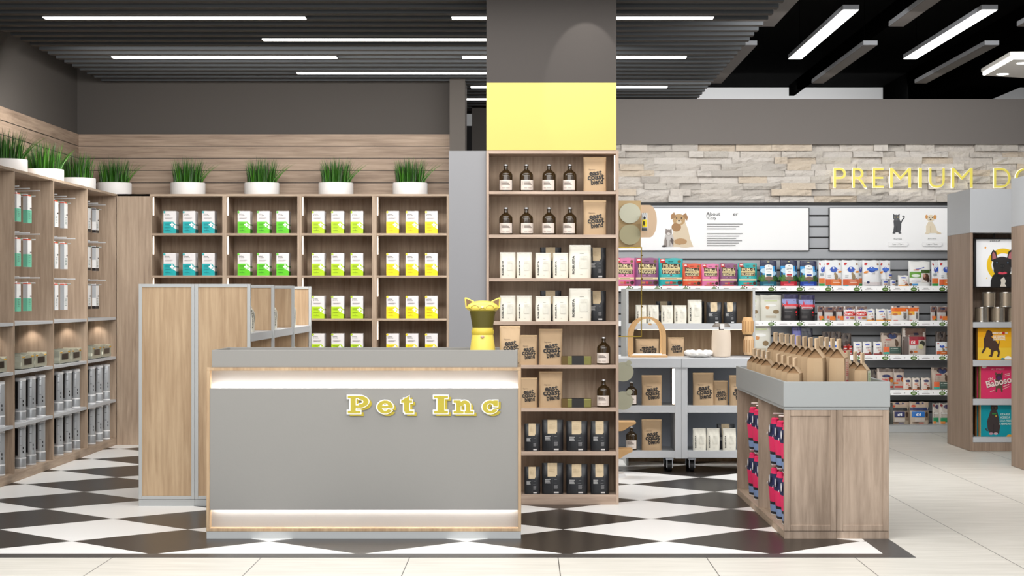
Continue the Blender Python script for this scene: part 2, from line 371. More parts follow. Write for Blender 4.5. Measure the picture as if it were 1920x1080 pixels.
# ------------------------------------------------------------------ back wall unit: four bays
BY, BBK = 18.52, 19.02
def bx(px): return PX(px, BY)
def bz(py): return PZ(py, BY)
bu = thing('back_shelf_unit', 'oak shelf unit of four bays filled with bright cartons along the back wall', 'shelf unit', (0, 0, 0))
MB().box(LX + .005, bx(281), BY, BY + .02, 0, TOPZ, W_SHELF).build('corner_panel', bu)
up = [(281, 284.7), (416.6, 424.7), (557.4, 565.5), (697.4, 706.2), (837.5, 841.7)]
for a, b_ in up:
    MB().box(bx(a), bx(b_), BY, BBK, 0, TOPZ - .02, W_SHELF).build('upright', bu, bevel=.002)
MB().box(LX + .01, bx(841.7), BY, BBK, TOPZ - .02, TOPZ, W_SHELFX).build('top_panel', bu)
MB().box(bx(281), bx(841.7), BBK, BBK + .01, 0, TOPZ, W_BACK_LIT).build('back_panel', bu)
BSH = [bz(437.3), bz(516.5), bz(597.2), bz(668), bz(750)]
for (a, b_), (c, d) in zip(up, up[1:]):
    for z in BSH: MB().box(bx(b_), bx(c), BY + .004, BBK, z - .02, z, W_SHELFX).build('shelf', bu)
    MB().box(bx(b_), bx(c), BY + .01, BBK, 0, .08, W_SHELFX).build('plinth', bu)
    for z in [TOPZ] + BSH[:4]:
        s = MB(); s.box(bx(b_), bx(b_) + .012, BY + .05, BY + .062, z - .20, z - .022, M((255, 240, 224), .5, emit=.7)); s.build('glow_strip', bu)
# ------------------------------------------------------------------ gondola with framed end panels
def framed(b, x0, x1, y0, y1, z0, z1, fr, fm, pm, both=False):
    b.box(x0, x0 + fr, y0, y1, z0, z1, fm); b.box(x1 - fr, x1, y0, y1, z0, z1, fm)
    b.box(x0 + fr, x1 - fr, y0, y1, z1 - fr, z1, fm); b.box(x0 + fr, x1 - fr, y0, y1, z0, z0 + fr, fm)
def gondola(nm, lab, gx0, gx1, y0, bays, pitch, gz, halves, shelf_z, loc):
    t = thing(nm, lab, 'shop gondola', loc)
    w = gx1 - gx0
    for k in range(bays + 1):
        Y = y0 + pitch * k
        n = halves
        for h in range(n):
            a, c = gx0 + w * h / n, gx0 + w * (h + 1) / n
            b = MB(); framed(b, a + (.002 if h else 0), c, Y, Y + .03, .045, gz, .022, GREY, W_PANEL)
            f = b.build('end_frame', t, bevel=.0015)
            MB().box(a + .022, c - .022, Y + .005, Y + .025, .067, gz - .022, W_PANEL).build('wood_panel', f)
    for h in range(halves): MB().box(gx0 + w * h / halves + (.002 if h else 0), gx0 + w * (h + 1) / halves, y0 + .004, y0 + pitch * bays + .03, 0, .043, GREY).build('plinth', t)
    MB().box((gx0 + gx1) / 2 - .012, (gx0 + gx1) / 2 + .012, y0 + .03, y0 + pitch * bays, .045, gz - .03, W_PANEL).build('spine_panel', t)
    for k in range(bays):
        for z in shelf_z:
            b = MB(); a, c = y0 + pitch * k + .031, y0 + pitch * (k + 1) - .001
            b.box(gx0 + .01, gx1 - .012, a, c, z - .055, z, GREY_L); sh = b.build('shelf', t, bevel=.001)
            MB().box(gx1 - .2, gx1 - .16, a + .1, c - .1, z - .058, z - .0551, LEDW).build('under_light', sh)
    return t
GX0, GX1, GZ = -2.582, -1.834, 1.487
gondola('shop_gondola', 'long double sided gondola with grey framed oak end panels behind the counter', GX0, GX1, 13.14, 3, 1.25, GZ, 2, (1.153, .80, .42), (0, 0, 0))
# ------------------------------------------------------------------ counter
CYF = 11.38; k_ = S(CYF)
cx0, cx1 = PX(387, CYF), PX(977, CYF); fz0, fz1 = PZ(996.5, CYF), PZ(689, CYF); cd = .64
ct = thing('reception_counter', 'grey reception counter with oak frame, glowing recesses and a raised yellow shop sign', 'counter', ((cx0 + cx1) / 2, CYF, 0))
hw = (cx1 - cx0) / 2; th = .018
b = MB(); b.box(-hw, hw, 0, cd, fz1 - th, fz1, W_PANEL); b.box(-hw, hw, 0, cd, fz0, fz0 + th, W_PANEL)
b.box(-hw, -hw + th, 0, cd, fz0 + th, fz1 - th, W_PANEL); b.box(hw - th, hw, 0, cd, fz0 + th, fz1 - th, W_PANEL); b.build('oak_frame', ct, bevel=.0015)
MB().box(-hw + .001, hw - .001, .002, cd, 0, fz0, GREY).build('plinth', ct)
MB().box(-hw + th, hw - th, .075, .09, fz0 + th, fz1 - th, M((158, 154, 150), .7)).build('recess_back', ct)
pz0, pz1 = PZ(956.5, CYF), PZ(728.5, CYF)
fp = MB().box(-hw + th, hw - th, .006, .05, pz0, pz1, GREY_D).build('front_panel', ct)
MB().box(-hw + .03, hw - .03, .0505, .064, pz1 - .026, pz1 - .012, M((255, 253, 250), .5, emit=45)).build('upper_light_strip', ct)
MB().box(-hw + .03, hw - .03, .0505, .064, pz0 + .010, pz0 + .022, M((255, 253, 250), .5, emit=30)).build('lower_light_strip', ct)
tx0, tx1, tz1 = PX(396.5, CYF) - ct.location.x, PX(970.4, CYF) - ct.location.x, PZ(656.5, CYF)
b = MB(); b.box(tx0, tx1, .012, .026, fz1, tz1, GREY_D); b.box(tx0, tx1, .60, .614, fz1, tz1, GREY_D)
b.box(tx0, tx0 + .014, .026, .60, fz1, tz1, GREY_D); b.box(tx1 - .014, tx1, .026, .60, fz1, tz1, GREY_D); b.box(tx0 + .014, tx1 - .014, .026, .60, fz1, fz1 + .02, GREY_D)
b.build('top_tray', ct, bevel=.002); TRAY = fz1 + .02
# raised slab serif letters: yellow block, white edge, yellow face
YEL, WED, YBL = M((178, 163, 48), .5), M((250, 250, 246), .4, emit=.3), M((176, 158, 40), .5)
def arc(cx, cz, rx, rz, ix, iz, a0, a1, n=14):
    o = [(cx + rx * math.cos(a0 + (a1 - a0) * i / n), cz + rz * math.sin(a0 + (a1 - a0) * i / n)) for i in range(n + 1)]
    q = [(cx + ix * math.cos(a1 - (a1 - a0) * i / n), cz + iz * math.sin(a1 - (a1 - a0) * i / n)) for i in range(n + 1)]
    return o + q
def R(x0, z0, x1, z1): return ('r', x0, z0, x1, z1)
def A(*a): return ('a',) + a
G = {'P': [R(.16, 0, .44, 1), R(0, 0, .72, .15), R(0, .85, .5, 1), A(.62, .66, .55, .34, .26, .14, -PI / 2, PI / 2), R(.4, .86, .64, 1), R(.4, .32, .64, .46)],
     'e': [A(.45, .36, .45, .37, .19, .21, .12, 2 * PI - .55), R(.2, .32, .88, .43)],
     't': [R(.16, .1, .46, .84), R(0, .6, .62, .73), R(.22, .0, .7, .15), ('p', [(.02, .73), (.46, 1), (.46, .73)])],
     'I': [R(.2, 0, .58, 1), R(0, 0, .78, .15), R(0, .85, .78, 1)],
     'n': [R(.14, 0, .4, .72), R(0, 0, .56, .13), R(0, .6, .4, .73), R(.68, 0, .94, .5), R(.62, 0, 1.12, .13), A(.62, .42, .32, .31, .06, .13, 0, PI)],
     'c': [A(.45, .36, .45, .37, .2, .21, .5, 2 * PI - .45), R(.62, .4, .86, .73)]}
def glyph(b, g, hgt, dx, dz, ex, y0, y1, mat):
    for p in G[g]:
        if p[0] == 'r': pts = [(p[1] - ex, p[2] - ex), (p[3] + ex, p[2] - ex), (p[3] + ex, p[4] + ex), (p[1] - ex, p[4] + ex)]
        elif p[0] == 'p':
            mx_ = sum(q[0] for q in p[1]) / 3; mz_ = sum(q[1] for q in p[1]) / 3
            pts = [(q[0] + (q[0] - mx_) * ex * 4, q[1] + (q[1] - mz_) * ex * 4) for q in p[1]]
        else:
            _, cx, cz, rx, rz, ix, iz, a0, a1 = p; da = ex * 2 if ex > .01 else 0
            pts = arc(cx, cz, rx + ex, rz + ex, max(ix - ex, .02), max(iz - ex, .02), a0 - da, a1 + da)
            n = len(pts) // 2                       # quads, so that the curved shape stays clean
            for i in range(n - 1):
                q = [pts[i], pts[i + 1], pts[2 * n - 2 - i], pts[2 * n - 1 - i]]
                b.prism([(dx + u[0] * hgt, dz + u[1] * hgt) for u in q], y0 - .00025 * (1 + G[g].index(p)), y1, mat)
            continue
        b.prism([(dx + u[0] * hgt, dz + u[1] * hgt) for u in pts], y0 - .00025 * (1 + G[g].index(p)), y1, mat)
lh = 33.5 * k_
for g, px in (('P', 652), ('e', 707), ('t', 752), ('I', 813.5), ('n', 850), ('c', 904)):
    x = PX(px, CYF) - ct.location.x; z = PZ(775, CYF)
    b = MB(); glyph(b, g, lh, x + .0150, z - .0125, .03, -.002, .0055, YBL); blk = b.build('sign_letter', fp)
    b = MB(); glyph(b, g, lh, x, z, .05, -.011, -.0022, WED); b.build('sign_letter_edge', fp)
    b = MB(); glyph(b, g, lh, x + .0015, z, 0, -.016, -.0112, YEL); b.build('sign_letter_face', fp)
# ------------------------------------------------------------------ tall narrow shelf in front of the pillar
TY = 13.24; tk = S(TY)
ts = thing('tall_shelf', 'tall narrow oak shelf of coffee and bottles beneath the yellow banded pillar', 'shelf', (0, TY, 0))
ta, tb = PX(912, TY), PX(1160, TY); ia, ib = PX(916.7, TY), PX(1155, TY); TD = .31
MB().box(ta, ia, 0, TD, 0, 2.388, W_CASE).build('side_panel', ts, bevel=.0015)
MB().box(ib, tb, 0, TD, 0, 2.388, W_CASE).build('side_panel', ts, bevel=.0015)
MB().box(ia, ib, 0, TD, PZ(288, TY), 2.388, W_CASEX).build('top_panel', ts)
MB().box(ia, ib, TD - .02, TD, 0, 2.37, W_BACK_LIT).build('back_panel', ts)
TSH = []
for a, c in ((358.7, 364), (440, 446), (521.5, 527.5), (602.5, 609), (684.6, 691), (764.8, 771.5), (847, 854)):
    z = PZ(a, TY); TSH.append(z); MB().box(ia, ib, .002, TD - .02, PZ(c, TY), z, W_CASEX).build('shelf', ts, bevel=.001)
z = PZ(927.8, TY); TSH.append(z); MB().box(ia, ib, .001, TD - .02, 0, z, W_CASEX).build('plinth', ts)
MB().box(ib - .012, ib - .004, .02, .03, PZ(356, TY), PZ(291, TY), LEDW).build('glow_strip', ts)
# ------------------------------------------------------------------ two grey cabinets on castors
QY, QW, QD = 15.66, .9, .5; qs = (PZ(760.8, QY), PZ(845.5, QY)); qt = PZ(671.4, QY); qb = PZ(689.5, QY); qz = PZ(860, QY)
def castor_cabinet(x0, lab):
    t = thing('display_cabinet', lab, 'display cabinet', (x0, QY, 0), 0, 'grey display cabinets on castors')
    MB().box(0, QW - .001, -.01, QD, qb, qt, GREY_L).build('top_panel', t, bevel=.003)
    for a, c in ((0, .05), (QW - .051, QW - .001)): MB().box(a, c, 0, QD, qz, qb, GREY_L).build('side_panel', t, bevel=.002)
    MB().box(.05, QW - .051, QD - .02, QD, qz, qb, M((168, 174, 184), .6)).build('back_panel', t)
    for z in qs: MB().box(.05, QW - .051, 0, QD - .02, z - .056, z, GREY_L).build('shelf', t, bevel=.002)
    MB().box(QW - .07, QW - .0515, .02, .035, qs[0] + .01, qb - .01, LEDW).build('glow_strip', t)  # glowing strip stands in for the lit inner side wall
    for x in (.09, QW - .09):
        for y in (.07, QD - .08):
            b = MB(); b.box(x - .03, x + .03, y - .03, y + .03, qz - .012, qz, METAL); b.box(x - .024, x - .019, y - .03, y + .03, .03, qz - .012, METAL); b.box(x + .019, x + .024, y - .03, y + .03, .03, qz - .012, METAL)
            c_ = b.build('castor', t); w = MB(); w.tube((x - .017, y, .045), (x + .017, y, .045), .0445, BLACK, 20); w.build('wheel', c_)
    return t
castor_cabinet(PX(1277.5, QY) - QW, 'grey castor cabinet holding single kraft bags beside the tall shelf')
castor_cabinet(PX(1277.5, QY), 'grey castor cabinet nearer the island unit, kraft bags above and white bags below')
# oak backed gondola standing behind the cabinets
rg = thing('oak_back_gondola', 'grey framed oak display gondola standing behind the castor cabinets', 'shop gondola', (0, 16.27, 0))
ra, rb, rz_ = PX(1174, 16.27), PX(1416, 16.27), PZ(540.8, 16.27)
for x in (ra, rb - .02): MB().box(x, x + .02, 0, .86, 0, rz_, GREY).build('side_frame', rg, bevel=.002)
MB().box(ra + .02, rb - .02, .0, .86, rz_ - .02, rz_, GREY).build('top_rail', rg)
MB().box(ra + .02, rb - .02, .40, .43, 0, rz_ - .02, W_PANEL).build('back_panel', rg)
MB().box(rb - .028, rb - .02, .02, .40, 0, rz_ - .02, W_PANEL).build('side_lining', rg)
RSZ = PZ(606.5, 16.3); s = MB().box(ra + .02, rb - .028, .02, .40, RSZ - .05, RSZ, GREY_L).build('shelf', rg)
MB().box(ra + .1, rb - .1, .06, .1, RSZ - .053, RSZ - .0501, LEDW).build('under_light', s)
RS2 = PZ(668, 16.4); MB().box(ra + .02, rb - .028, .02, .40, RS2 - .05, RS2, GREY_L).build('shelf', rg)
# ------------------------------------------------------------------ island unit with kraft bags
IY0, IY1 = 11.38, 13.92; ix0, ix1 = 1.509, 2.115; iz = PZ(769, IY0); it = PZ(715.6, IY0); ip = PZ(996.5, IY0)
isl = thing('island_unit', 'low oak island unit with grey top tray full of kraft bags', 'display unit', (0, IY0, 0))
D = IY1 - IY0; sp_ = PX(1569, IY0)
for a, c in ((ix0, sp_ - .001), (sp_ + .001, ix1)):
    b = MB(); fr = .035; y0, y1 = 0, .018
    b.box(a, a + fr, y0, y1, ip + .002, iz, W_DOOR); b.box(c - fr, c, y0, y1, ip + .002, iz, W_DOOR); b.box(a + fr, c - fr, y0, y1, iz - fr, iz, W_DOOR); b.box(a + fr, c - fr, y0, y1, ip + .002, ip + .002 + fr, W_DOOR)
    d_ = b.build('door', isl, bevel=.003); MB().box(a + fr, c - fr, y0 + .006, y1, ip + fr, iz - fr, W_DOOR).build('door_panel', d_)
    MB().box(a, c, .003, .03, 0, ip, W_DOOR).build('plinth', isl)
MB().box(ix0 + .0, ix1, .03, D, 0, .042, W_SHELFY).build('deck', isl)
MB().box(ix0 + .36, ix0 + .38, .02, D, .042, iz, W_DOOR).build('spine_panel', isl)
MB().box(ix1 - .02, ix1, .02, D, .042, iz, W_DOOR).build('side_panel', isl)
for y in (.018, 1.27 - .012, D - .025): MB().box(ix0, ix0 + .36, y, y + .024, .042, iz, W_DOOR).build('divider', isl)
b = MB(); g = M((154, 157, 157), .45); o_ = .006; z_ = PZ(763, IY0)
b.box(ix0 - o_, ix1 + o_, -o_, .012, z_, it, g); b.box(ix0 - o_, ix1 + o_, D - .012, D + o_, z_, it, g); b.box(ix0 - o_, ix0 + .012, .012, D - .012, z_, it, g); b.box(ix1 - .012, ix1 + o_, .012, D - .012, z_, it, g)
b.box(ix0 + .012, ix1 - .012, .012, D - .012, z_, z_ + .02, g); b.box(ix0, ix1, 0, D, iz, z_, g); b.build('top_tray', isl, bevel=.002); ITRAY = z_ + .02
for y0, y1 in ((.2, 1.1), (1.45, 2.4)): MB().box(ix0 + .06, ix0 + .1, y0, y1, iz - .008, iz - .0005, LEDW).build('under_light', isl)
hk2 = None; HOOKS = []
for yc in (13.48, 13.20, 12.92, 12.30, 12.02, 11.74):
    for zz in (PZ(757, 13.48), PZ(842, 13.48)):
        HOOKS.append((yc, zz))
        if hk2 is None: q = MB(); q.tube((0, 0, 0), (-.31, 0, .004), .0045, HKM, 6); hk2 = q.build('hook', isl)
        else: q = hk2.copy(); C.objects.link(q); q.parent = isl; hk2 = q
        hk2.location = (ix0 + .36, yc - IY0, zz)
# ------------------------------------------------------------------ oak display towers
VY = 17.77; vx0 = 4.037; VW = 1.15; vz = 2.375; vh = 1.978
def tower(yf, lab):
    t = thing('display_tower', lab, 'display tower', (vx0, yf, 0), 0)
    dp = .96; st_ = .025
    for x in (0, VW - st_): MB().box(x, x + st_, 0, dp, 0, vh, W_TOWER).build('side_panel', t, bevel=.002)
    MB().box(-.001, VW + .001, -.004, dp, vh, vz, M((172, 174, 177), .5)).build("header", t, bevel=.002)
    MB().box(st_, VW - st_, .42, .44, 0, vh, W_TOWER).build('back_panel', t)
    MB().box(st_, VW - st_, 0, .42, 0, PZ(829.5, VY), W_TOWER).build('plinth', t)
    for a, c in VSH: MB().box(st_ + .001, VW - st_ - .001, -.004, .42, PZ(c, VY), PZ(a, VY), GREY_L).build('shelf', t, bevel=.002)
    return t
VSH = ((604.2, 614.4), (675.5, 687), (748, 759.5), (819.5, 829.4))
tower(VY, 'oak display tower with a dog poster, tins and colourful boxes')
tower(16.27 - .96, 'oak display tower at the right edge of the photo, only its side showing')
# ------------------------------------------------------------------ pet food wall: slatted panel, shelves, posters
WY, WB = 20.3, 20.655; wx0, wx1 = .66, 5.6
wg = thing('wall_gondola', 'long grey slatwall gondola of pet food under the stone wall', 'wall shelving', (0, 0, 0))
def wz(py): return PZ(py, WY)
zb, zt = 0, PZ(380, WB)
b = MB(); gr = [PZ(384 + 20.45 * i, WB) for i in range(21)]; SLW = M((158, 160, 163), .4, .35)
edge = [zt] + gr
b.box(wx0, wx1, WB, WB + .03, 0, zt, BLACK)
for a, c in zip([zt + .0] + gr, gr + [0.1]):
    if a - c > .03: b.box(wx0, wx1, WB - .015, WB, c + .009, a - .009 if a != zt else a, SLW)
b.build('slat_panel', wg)
MB().box(wx0, wx1, 20.2, WB - .016, .0, PZ(797.5, 20.2), GREY).build('base', wg, bevel=.002)
PR = M((250, 250, 250), .4, emit=.12); PAW = (84, 124, 40); WSH = []
for i, (a, c, n) in enumerate(((536, 546, 'top'), (601.4, 611, 'second'), (665, 675, 'third'), (731, 741, 'fourth'))):
    z = wz(a + .2); WSH.append(z)
    s = MB().box(wx0, wx1, WY + .012, WB - .016, z - .02, z, GREY_L).build('shelf', wg)
    MB().box(wx0, wx1, WY, WY + .011, wz(c), z, PR).build('price_rail', s)
    ar = Art(lambda x, z_, e: (x, WY - e * .4, z_)); k = 0; h = z - wz(c)
    x = PX(1446, WY) - .295 * 5
    while x < wx1 - .1:
        zc = z - h * .55; ar.n = 0
        ar.ell(x, zc - h * .08, h * .62, h * .36, PAW); ar.n = 1
        for dx, dz in ((-.02, .5), (.38, .42), (.75, .2), (.85, -.25)): ar.n = 1; ar.ell(x + dx * h * 1.05, zc + dz * h, h * .13, h * .13, (60, 84, 30), n=10)
        ar.n = 2; ar.rect(x - h * .3, zc - h * .14, x + h * .3, zc + h * .0, (226, 232, 210), 1, 1)
        ar.n = 1; ar.rect(x + .10, zc + h * .1, x + .15, zc + h * .18, (150, 146, 144), 1, 1); ar.n = 1; ar.rect(x + .085, zc - h * .14, x + .165, zc - h * .04, (170, 164, 162), 1, 1); ar.n = 1; ar.rect(x + .20, zc - h * .1, x + .206, zc + h * .06, (150, 146, 144), 1, 1)
        x += .295
    ar.build('paw_labels', s)
WBASE = PZ(797.5, 20.2)
# ------------------------------------------------------------------ product bodies
def bag_surf(w, h, d, bulge=.0, flare=.02, top=.014):
    def dep(t):
        if t < .5: return d * (.94 + .06 * math.sin(PI * t / .5))
        q = (t - .5) / .5; q = q * q * (3 - 2 * q); return d * .94 * (1 - q) + top * q
    def wid(t): return w / 2 * (1 + bulge * math.sin(PI * min(1, t * 1.15)) - flare * math.sin(PI * t))
    def surf(x, z, e):
        t = min(1, max(0, z / h)); u = max(-.999, min(.999, x / wid(t)))
        return (x, -dep(t) / 2 * (1 - abs(u) ** 3.2) ** (1 / 3.2) - e + .002 * math.sin(9 * u + 13 * t) * t, z)
    return surf, dep, wid
def bag_body(w, h, d, mat, bulge=0., flare=.02, top=.014, fold=True, wave=0.0):
    surf, dep, wid = bag_surf(w, h, d, bulge, flare, top); b = MB(); nt, nu = 16, 14; v = []; f = []
    us = [-math.cos(PI * i / nu) for i in range(nu + 1)]
    for j in range(nt + 1):
        t = j / nt; W = wid(t); zz = h * t
        row = [surf(u * W * .999, zz, 0) for u in us]
        bk = [(-p[0], -p[1], p[2]) for p in row[1:-1]]
        ring = row + bk
        if j == nt and wave: ring = [(p[0], p[1], p[2] + wave * math.sin(p[0] / W * 5)) for p in ring]
        v += ring
    k = 2 * nu
    for j in range(nt):
        for i in range(k): f.append((j * k + i, j * k + (i + 1) % k, (j + 1) * k + (i + 1) % k, (j + 1) * k + i))
    f.append(tuple(range(k - 1, -1, -1))); f.append(tuple(nt * k + i for i in range(k)))
    b.add(v, f, mat); return b, surf
KR = M((186, 158, 124), .75); CREAM = M((228, 224, 210), .4); JET = M((30, 32, 36), .38); KLAB = (214, 194, 160)
def kraft_proto(w=.155, h=.225, d=.085):
    t = thing('coffee_bag', 'x', 'coffee bag'); b, sf = bag_body(w, h, d, KR); b.build('pouch', t, smooth=True)
    q = MB(); q.box(-w / 2 * .985, w / 2 * .985, -.0095, .0095, h * .955, h * 1.003, M((208, 178, 138), .7)); q.build('top_seal', t)
    a = Art(sf); s = w / .155
    a.text('Espresso', -.02 * s, h * .63, .011 * s, (90, 72, 52)); K = (24, 22, 22)
    a.text('east', .004 * s, h * .535, .031 * s, K, .03, .1, width=.085 * s); a.text('coast', .006 * s, h * .415, .033 * s, K, .03, .07, width=.112 * s); a.text('blend', .014 * s, h * .285, .036 * s, K, .03, .1, width=.083 * s)
    a.build('printed_letters', t); return t
def white_proto(w=.11, h=.172, d=.07):
    t = thing('coffee_bag', 'x', 'coffee bag'); b, sf = bag_body(w, h, d, CREAM, .03, .0); b.build('pouch', t, smooth=True)
    MB().box(-w / 2 * .95, w / 2 * .95, -.0085, .0085, h * .95, h * 1.002, M((236, 233, 222), .5)).build('top_seal', t)
    a = Art(sf); a.text('ROBUSTA', -w * .31, h * .4, .0115, (22, 22, 22), .03, PI / 2, width=h * .56)
    a.rect(-w * .02, h * .74, w * .17, h * .752, (150, 148, 140), 2, 1); a.rect(-w * .03, h * .3, w * .34, h * .68, (216, 213, 200))
    a.bars(0, h * .66, w * .31, 4, h * .03, h * .008, (196, 192, 180)); a.rect(0, h * .11, w * .1, h * .12, (170, 166, 158), 2, 1)
    a.build('printed_letters', t); return t
def black_proto(w=.148, h=.218, d=.08, bulge=.0):
    t = thing('coffee_bag', 'x', 'coffee bag'); b, sf = bag_body(w, h, d, JET, bulge, -.01 if not bulge else .0); b.build('pouch', t, smooth=True)
    a = Art(sf); c = w * -.01; a.rect(c - w * .23, h * .57, c + w * .22, h * 1.0, KLAB, 8, 8, rough=.8)
    a.bars(c - w * .17, h * .88, c + w * .15, 5, h * .035, h * .008, (188, 168, 132)); a.ell(c + w * .21, h * .585, w * .045, h * .03, (24, 25, 28), n=10); a.build('kraft_label', t)
    a = Art(sf); G_ = (196, 196, 196)
    a.bars(-w * .36, h * .485, -w * .10, 4, h * .036, h * .024, (170, 170, 170)); a.rect(-w * .012, h * .06, -w * .004, h * .54, (86, 86, 88), 1, 4)
    a.bars(w * .06, h * .30, w * .24, 5, h * .026, h * .017, (128, 128, 130), .1); a.bars(w * .08, h * .48, w * .2, 1, .1, h * .012, (120, 120, 122)); a.bars(w * .04, h * .37, w * .2, 1, .1, h * .01, (110, 110, 112))
    a.rect(w * .06, h * .035, w * .28, h * .085, (214, 214, 214), 2, 1)
    for i in range(6): a.n = 8; a.rect(w * (.075 + i * .033), h * .042, w * (.088 + i * .033), h * .078, (30, 30, 30), 1, 1)
    a.build('printed_letters', t); return t
def bottle_proto():
    t = thing('bottle', 'x', 'bottle'); am = M((74, 56, 32), .08, spec=.7, trans=.55, key='amber')
    MB().lathe([(.040, 0), (.0455, .004), (.046, .01), (.046, .108), (.0445, .120), (.038, .131), (.026, .141), (.0165, .149), (.0135, .156), (.0135, .172), (.0155, .173), (.0155, .177)], am, 28).build('glass', t, smooth=True)
    MB().lathe([(.0155, .1772), (.0158, .179), (.0158, .186), (.0145, .188)], M((205, 205, 205), .25, .8), 20).build('cap', t, smooth=True)
    lb = MB().lathe([(.0466, .012), (.0466, .080)], M((222, 210, 200), .7), 20, caps=False, a0=-PI / 2 - 1.15, a1=-PI / 2 + 1.15)
    l_ = lb.build('label', t, smooth=True)
    a = Art(lambda x, z, e: (x, -math.sqrt(.0466 ** 2 - x * x) - e * .5, z)); T_ = (110, 96, 88)
    for i, (x1, z) in enumerate(((.012, .064), (.02, .056), (.027, .048))): a.rect(-.026, z, x1, z + .0045, T_, 4, 1)
    a.rect(-.033, .046, -.0315, .07, T_, 1, 1); a.rect(-.026, .024, -.006, .027, (150, 136, 128), 3, 1); a.rect(0, .024, .026, .027, (150, 136, 128), 3, 1); a.build('printed_letters', l_)
    return t
def carton_proto(col, dark, name):
    w, d, h = .118, .158, .213
    t = thing('carton', 'x', 'carton'); MB().box(-w / 2, w / 2, 0, d, 0, h, M((226, 222, 222), .5)).build('box', t, bevel=.0015)
    a = Art(lambda x, z, e: (x, -e * .6, z)); Wt = (240, 236, 236)
    a.rect(-w / 2, 0, w / 2, h * .37, col, 1, 1); a.poly([(-w / 2, h * .37), (w * .28, h * .37), (w * .28, h * .525), (-w / 2, h * .525)], col)
    a.poly([(w * .28, h * .525), (w * .28, h * .37), (w * .5, h * .37)], col)
    def cross(x, z, s, c):
        a.n = max(a.n, 4); a.rect(x - s, z - s / 3, x + s, z + s / 3, c, 1, 1); a.rect(x - s / 3, z - s, x + s / 3, z + s, c, 1, 1)
    cross(w * .20, h * .39, w * .17, Wt); a.poly([(w * .24, h * .3), (w * .5, h * .19), (w * .5, h * .42)], Wt)
    for x, z in ((.33, .45), (.33, .33), (.44, .39)): a.rect(w * (x - .05), h * z - w * .05, w * (x + .05), h * z + w * .05, col, 1, 1)
    cross(-w * .42, h * .95, w * .1, col); a.n = 9
    a.text(name[0], -w * .5 + .014 + .022, h * .86, .0095, (50, 46, 46), .02, width=.044); a.text(name[1], -w * .5 + .014 + .026, h * .80, .0095, (50, 46, 46), .0, width=.052)
    a.bars(-w * .36, h * .69, w * .25, 2, h * .035, h * .014, (150, 142, 142)); a.bars(-w * .36, h * .46, w * .1, 3, h * .04, h * .012, dark); a.bars(-w * .36, h * .29, w * .1, 2, h * .035, h * .012, dark)
    a.rect(-w * .36, h * .13, w * .05, h * .15, dark, 1, 1); a.rect(-w * .36, h * .07, w * .16, h * .076, dark, 1, 1)
    for x in (-.16,): a.poly([(w * x, h * .15), (w * (x + .08), h * .15), (w * (x + .04), h * .185)], dark)
    a.build('front_print', t)
    s = Art(lambda y, z, e: (w / 2 + e * .6, y, z)); s.rect(0, 0, d, h * .19, dark, 1, 1); s.rect(0, h * .36, d, h * .41, dark, 1, 1); s.build('side_print', t); return t
# ------------------------------------------------------------------ cartons on the back unit
OR3 = ('first', 'middle', 'last'); ROW = ('top', 'second', 'third', 'fourth')
cart = [(('teal', (0, 168, 172), (0, 122, 128), ('Stop', 'Itching')), 306.6), (('green', (92, 200, 10), (52, 140, 10), ('Mayflower', 'calf')), 445.8), (('lime', (178, 214, 0), (126, 156, 0), ('Scratchy', '& Itchy')), 585.0), (('yellow', (246, 222, 0), (196, 168, 0), ('Lemon', 'Balm.20')), 724.6)]
for bi, ((cn_, col, dk, nm), xs) in enumerate(cart):
    p = carton_proto(col, dk, nm); Yc = BY + .07
    for r in range(4):
        if bi < 2 and r > 1: continue
        for k in range(3):
            x = PX(xs + 36.35 * k + 11.5, Yc)
            dup(p, (x, Yc, BSH[r]), '%s and white carton, %s of three on the %s shelf of the back unit' % (cn_, OR3[k], ROW[r]), group='%s cartons on the back unit' % cn_)
# ------------------------------------------------------------------ planters with grass
def planter():
    t = thing('grass_planter', 'x', 'potted plant'); r, h = .166, .118
    MB().lathe([(r - .004, 0), (r, .006), (r, h - .006), (r - .003, h), (r - .018, h), (r - .02, h - .03), (0.001, h - .03)], M((234, 231, 229), .5), 40, caps=False).build('pot', t, smooth=True)
    MB().lathe([(.001, h - .028), (r - .019, h - .028)], M((40, 30, 22), .9), 24, caps=False).build('soil', t)
    b = MB(); gs = [M(c, .45) for c in ((44, 100, 14), (32, 78, 10), (62, 124, 16), (24, 58, 8))]
    rnd = random.Random(3)
    for i in range(330):
        a = rnd.uniform(0, 2 * PI); q = (r - .03) * math.sqrt(rnd.random()); x, y = q * math.cos(a), q * math.sin(a)
        L = rnd.uniform(.18, .32) * (1.0 - .15 * (q / r)); lean = rnd.uniform(.0, .16) + .12 * q / r; la = a + rnd.uniform(-.8, .8)
        if x > .08 and rnd.random() < .3: lean = rnd.uniform(.55, .85); la = rnd.uniform(-.3, .3); L = rnd.uniform(.22, .29)
        wv = rnd.uniform(.0028, .005); ta = rnd.uniform(0, PI); dx, dy = wv * math.cos(ta), wv * math.sin(ta); v = []
        for j in range(5):
            s = j / 4; off = lean * L * s * s if lean < .4 else lean * L * s ** 1.4; zz = h - .03 + L * s * (1 - .25 * lean * s); ww = (1 - s ** 1.6) + .02
            cx_, cy_ = x + off * math.cos(la), y + off * math.sin(la); v += [(cx_ - dx * ww, cy_ - dy * ww, zz), (cx_ + dx * ww, cy_ + dy * ww, zz)]
        b.add(v, [(2 * j, 2 * j + 1, 2 * j + 3, 2 * j + 2) for j in range(4)], rnd.choice(gs))
    b.build('grass', t, kind='stuff'); return t
pl = planter(); pg = 'white grass planters on the shelf units'
